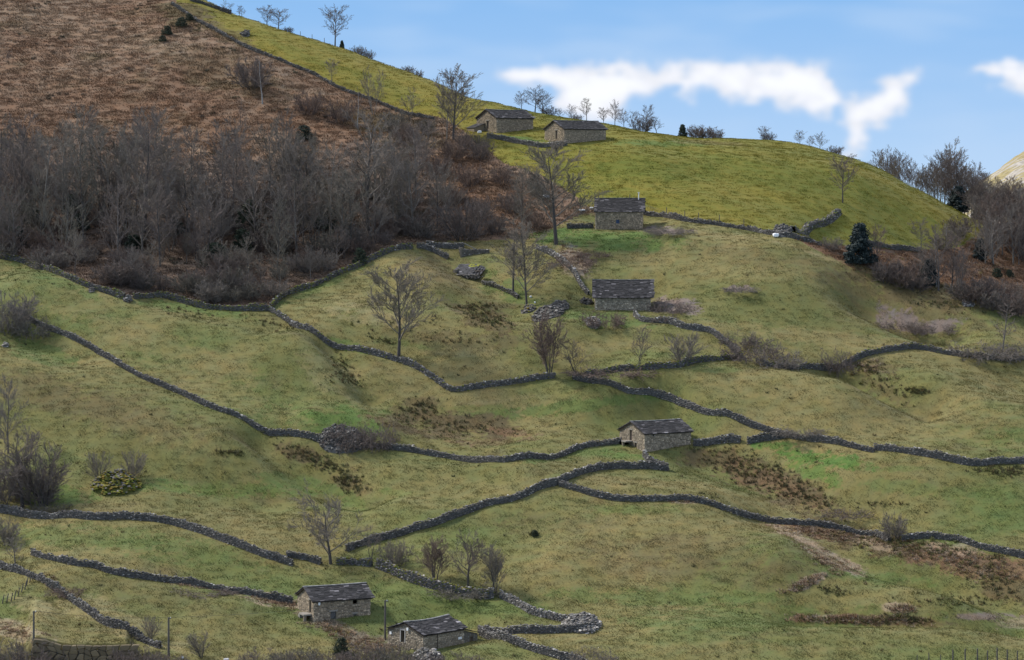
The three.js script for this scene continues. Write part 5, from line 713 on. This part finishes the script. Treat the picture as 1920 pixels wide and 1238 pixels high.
function evergreen(px, py, topPy, label, o = {}) { const c = o.behind ? past(px, o.behind) : hit(px, py), q = HY - (c.y - EYE) * F / c.d, h = (q - topPy) * c.d / F, g = new THREE.Group(); g.position.set(c.x, c.y, -c.d); g.rotation.y = px; g.scale.set(h * (o.wide || 1), h, h * (o.wide || 1)); part('trunk', leafTrunk, bark[1], g); part('crown', (o.bush ? BUSHY : HOLLY)[px % (o.bush ? 1 : 2)], leafMat[o.tone || 0], g); return top(g, 'evergreen_tree', label, 'tree', o.group); }
evergreen(1613, 494, 420, 'dense dark blue green evergreen beside the pasture spur', { wide: 1.15 });
evergreen(1742, 536, 485, 'dark evergreen half hidden behind the white birch in the gully', { wide: 1.0 });
evergreen(1838, 487, 447, 'narrow dark evergreen on the bracken of the gully', { wide: 1.0 });
evergreen(1797, 386, 350, 'dark rounded evergreen at the edge of the ridge wood', { wide: 1.3, behind: 4 });
evergreen(1832, 410, 388, 'small dark evergreen lower down the ridge wood edge', { wide: 1.3, behind: 4 });
evergreen(1280, 260, 233, 'single small conifer on the crest between barns and bushes', { behind: 6, wide: 1.0, tone: 1 });
evergreen(641, 95, 76, 'tiny conifer next to the tall crest tree', { behind: 4, wide: .9, tone: 1 });
for (const [px, py, t, w] of [[465, 440, 375, .8], [405, 500, 455, 1.4], [570, 262, 235, 1.3], [60, 420, 385, 1.0], [135, 400, 365, 1.1], [455, 470, 430, 1.2], [610, 430, 385, 1], [675, 495, 465, 1], [150, 430, 400, 1.3], [250, 470, 440, 1.2], [30, 460, 425, 1.2], [330, 440, 410, 1.2], [690, 370, 340, 1.3]]) evergreen(px, py, t, 'dark evergreen bush among the bare trees of the wood', { wide: w, bush: true, tone: 1 + px % 2, group: 'evergreens in the wood' });
for (const [px, py, t] of [[1730, 522, 505], [1870, 520, 503], [1893, 520, 506], [340, 50, 32], [313, 65, 48], [305, 78, 66], [355, 38, 25]]) evergreen(px, py, t, px < 400 ? 'dark gorse bush below the meadow wall on the moor' : 'dark gorse bush on the bracken of the gully', { wide: 1.3, bush: true, tone: 2, group: px < 400 ? 'gorse on the moor' : 'gorse in the gully' });
evergreen(1060 - 57, 1006, 994, 'single dark gorse tuft in the middle of the smooth pasture', { wide: 1.2, bush: true, tone: 2 });
evergreen(640, 1228, 1196, 'rounded grey green bush at the foot of the earth track', { wide: 1.0, bush: true, tone: 2 });
// brambles
function bramble(px, py, rx, hp, label, tw = 1, group) { const c = hit(px, py), g = new THREE.Group(), sp = SP.bramble[Math.round(px) % 3], h = hp * c.d / F, w = rx / c.s / 2.6; g.position.set(c.x, c.y, -c.d); g.rotation.y = px; g.scale.set(w, h / 1.5, w); part('stems', sp.trunk, twig[tw], g); part('tangle', sp.crown, twig[tw], g); return top(g, 'bramble_thicket', label, 'brambles', group); }
for (const [px, py, rx, hp, label, tw] of [[1130, 604, 32, 22, 'dark bramble clump behind the pale rubble pile', 3], [1255, 580, 30, 18, 'bramble thicket at the shaded end of the deep roofed barn', 1], [1255, 436, 34, 12, 'pinkish bramble mat beside the barn with a blue window', 0], [1392, 545, 26, 9, 'isolated grey bramble mat on the open pasture', 0], [1410, 668, 42, 32, 'tall pink bramble thicket at the wall junction', 1], [1385, 640, 30, 20, 'bramble thicket along the winding pale wall', 1], [1460, 682, 34, 28, 'pinkish thicket between the wall junction and the dark wall', 0], [1570, 686, 26, 34, 'bushy thicket on the dark wall at the gully head', 1], [1690, 612, 36, 14, 'low purple bramble patch in the concave pasture', 1], [1755, 620, 34, 12, 'purple bramble patch below the concave slope', 1], [1840, 664, 50, 24, 'long bramble hedge along the dark wall', 0], [1900, 664, 40, 26, 'bramble hedge around the slender tree', 0], [660, 830, 34, 40, 'brambles growing over the grey cairn', 1], [704, 830, 30, 36, 'brambles trailing from the cairn along the wall', 1], [1075, 495, 34, 16, 'pink bramble strip along the crumbling wall', 3], [1110, 480, 24, 10, 'bramble fringe under the bright green pasture', 3], [1150, 700, 60, 14, 'dark red brambles along the mossy low wall', 3], [870, 1112, 50, 14, 'dark brambles under the bushes on the mossy wall', 4], [1180, 1170, 1, 1, '', 0], [1110, 1240, 34, 24, 'dead bush mat beside the slanting wall', 2], [1240, 600, 24, 10, 'small bramble at the head of the winding wall', 1], [60, 622, 36, 30, 'brambles around the small bent tree', 4], [100, 395 + 560, 30, 16, 'brambles beside the thicket tree', 4], [380, 1110, 44, 10, 'dead brambles on the low mossy wall', 1], [120, 1112, 26, 12, 'brown brambles on the tumbledown wall', 3], [1075, 1164, 16, 14, 'small bush growing out of the large stone heap', 0], [1500, 812, 40, 14, 'pink brambles on the wall above the green pasture', 0], [1590, 965, 36, 14, 'brown brambles in the reedy slope above the wall', 1]]) if (label) bramble(px, py, rx, hp, label, tw);
for (const [px, py, rx, hp] of [[5, 1240, 50, 40], [40, 1242, 44, 42], [72, 1246, 36, 36], [248, 1246, 30, 36], [270, 1246, 34, 28], [310, 1246, 34, 20], [500, 1244, 40, 26], [555, 1246, 40, 30], [610, 1246, 34, 26], [700, 1244, 44, 40], [745, 1246, 40, 44], [780, 1250, 36, 26], [850, 1248, 40, 24], [670, 1240, 30, 22]]) bramble(px, py, rx, hp, 'grey purple brambles massed along the lane below the fields', 1 + px % 2 * 3, 'brambles along the lane');
// ---------------------------------------------------------------- small things
const postMat = mat(.09, .08, .07), poleMat = mat(.10, .088, .075);
{
  const g = new THREE.CylinderGeometry(.085, .10, 1.9, 7); g.translate(0, .7, 0);
  const post = (px, py, hp, label, group, lean = 0) => { const c = hit(px, py) || past(px, -1), m = new THREE.Group(); m.position.set(c.x, c.y, -c.d); m.rotation.z = lean; m.scale.setScalar(hp * c.d / F / 1.65); part('post_shaft', g, postMat, m); const t = new THREE.ConeGeometry(.085, .07, 7); t.translate(0, 1.685, 0); part('post_tip', t, postMat, m); top(m, 'fence_post', label, 'fence post', group); };
  for (const [px, py] of [[4, 1132], [12, 1130], [20, 1129], [26, 1125], [33, 1119], [40, 1111], [46, 1106], [49, 1099], [55, 1093], [60, 1088]]) post(px, py, 17, 'leaning wooden fence post climbing towards the tumbledown wall', 'leaning posts by the tumbledown wall', -.2);
  for (const [px, hp] of [[1720, 14], [1742, 18], [1764, 15], [1787, 24], [1810, 25], [1833, 26], [1852, 22], [1870, 27], [1889, 24], [1908, 22]]) post(px, 1243, hp, 'upright wooden fence post along the lane under the grassy bank', 'posts along the lane');
  for (const [px, py] of [[563, 67], [608, 78], [585, 72]]) post(px, py + 1, 9, 'thin fence post on the crest of the upper meadow', 'posts on the crest');
  for (const [px, py] of [[1284, 409], [1349, 416], [1395, 424], [1250, 402], [1181, 378], [1310, 412]]) post(px, py, 13, 'thin fence post on the field wall near the barn with a blue window', 'posts on the field wall');
  for (const [px, py] of [[1025, 1004], [300, 1083], [330, 1088], [290, 1083], [815, 1092], [845, 1100]]) if (px !== 1025) post(px, py, 13, 'short stake standing on an old stone wall', 'stakes on walls');
}
{
  const poles = [[63, 1218, 72, 'weathered utility pole behind the boulder revetment'], [316, 1232, 74, 'utility pole with a crossarm beside the lane brambles'], [722, 1200, 74, 'utility pole with a crossarm in front of the annexed barn']].map(([px, py, hp, label], i) => {
    const c = hit(px, py), h = hp * c.d / F, g = new THREE.Group(); g.position.set(c.x, c.y, -c.d); const s = new THREE.CylinderGeometry(.14, .20, h + 1, 9); s.translate(0, h / 2 - .5, 0); part('pole_shaft', s, poleMat, g);
    part('crossarm', boxAt(-.1, i === 2 ? .55 : .4, h - .22, h - .1, -.06, .06), poleMat, g); const n = new THREE.CylinderGeometry(.05, .06, .16, 8); n.translate(.3, h - .02, 0); part('insulator', n, whiteMat, g); top(g, 'utility_pole', label, 'pole'); return V(c.x + .3, c.y + h, -c.d); });
  [[0, 1, 'slack overhead wire over the pale bank'], [1, 2, 'slack overhead wire crossing below the earth track']].forEach(([a, b, label]) => { const m = poles[a].clone().lerp(poles[b], .5); m.y -= .9; top(new THREE.Mesh(new THREE.TubeGeometry(new THREE.QuadraticBezierCurve3(poles[a], m, poles[b]), 24, .018, 5), mat(.05, .05, .05)), 'overhead_wire', label, 'wire'); });
}
function lump(px, py, wp, hp, name, label, category, m, deep = 1) {
  const c = hit(px, py), g = new THREE.SphereGeometry(.5, 18, 12), p = g.attributes.position; for (let i = 0; i < p.count; i++) { const x = p.getX(i), y = p.getY(i), z = p.getZ(i), k = 1 + .18 * noise(x * 4 + px, y * 4 + z * 3), q = Math.pow(Math.abs(x * 2), 4) + Math.pow(Math.abs(y * 2), 4) + Math.pow(Math.abs(z * 2), 4), f = Math.pow(q, -.25) * .85; p.setXYZ(i, x * f * k, Math.max(-.42, y * f * k), z * f * k); } g.computeVertexNormals();
  const o = new THREE.Mesh(g, m); o.position.set(c.x, c.y + hp / c.s * .42, -c.d); o.scale.set(wp / c.s, hp / c.s, wp / c.s * deep); return top(o, name, label, category);
}
lump(1455, 445, 13, 9, 'wrapped_bale', 'white wrapped bale standing under the field wall', 'bale', whiteMat, .8);
lump(899, 250, 9, 6, 'water_trough', 'small white trough beside the stone ridge barn', 'trough', whiteMat, .6);
lump(1024, 372, 13, 8, 'feed_sack', 'pale sack lying under the broad bare tree', 'sack', mat(.6, .6, .6));
lump(1091, 396, 14, 4, 'plastic_sheet', 'crumpled white plastic sheet near the barn with a blue window', 'plastic sheet', whiteMat);
lump(1109, 391, 8, 3, 'plastic_sheet', 'small scrap of white plastic near the barn roof', 'plastic sheet', whiteMat);
lump(995, 558, 4, 4, 'white_stone', 'bright white stone on the upper side of the fallen heap', 'stone', whiteMat);
lump(1003, 569, 3.6, 4, 'white_stone', 'bright white stone on the lower side of the fallen heap', 'stone', whiteMat);
lump(1214, 399, 7, 3, 'stone_slab', 'pale slab at the end of the barn with a flue pipe', 'slab', lintelMat);
lump(342, 1236, 5, 5, 'lane_marker', 'white marker at the lane edge among brambles', 'marker', whiteMat);
lump(424, 1240, 12, 6, 'white_boulder', 'pale boulder at the lane edge', 'boulder', mat(.55, .53, .5));
renderer.render(scene, camera);
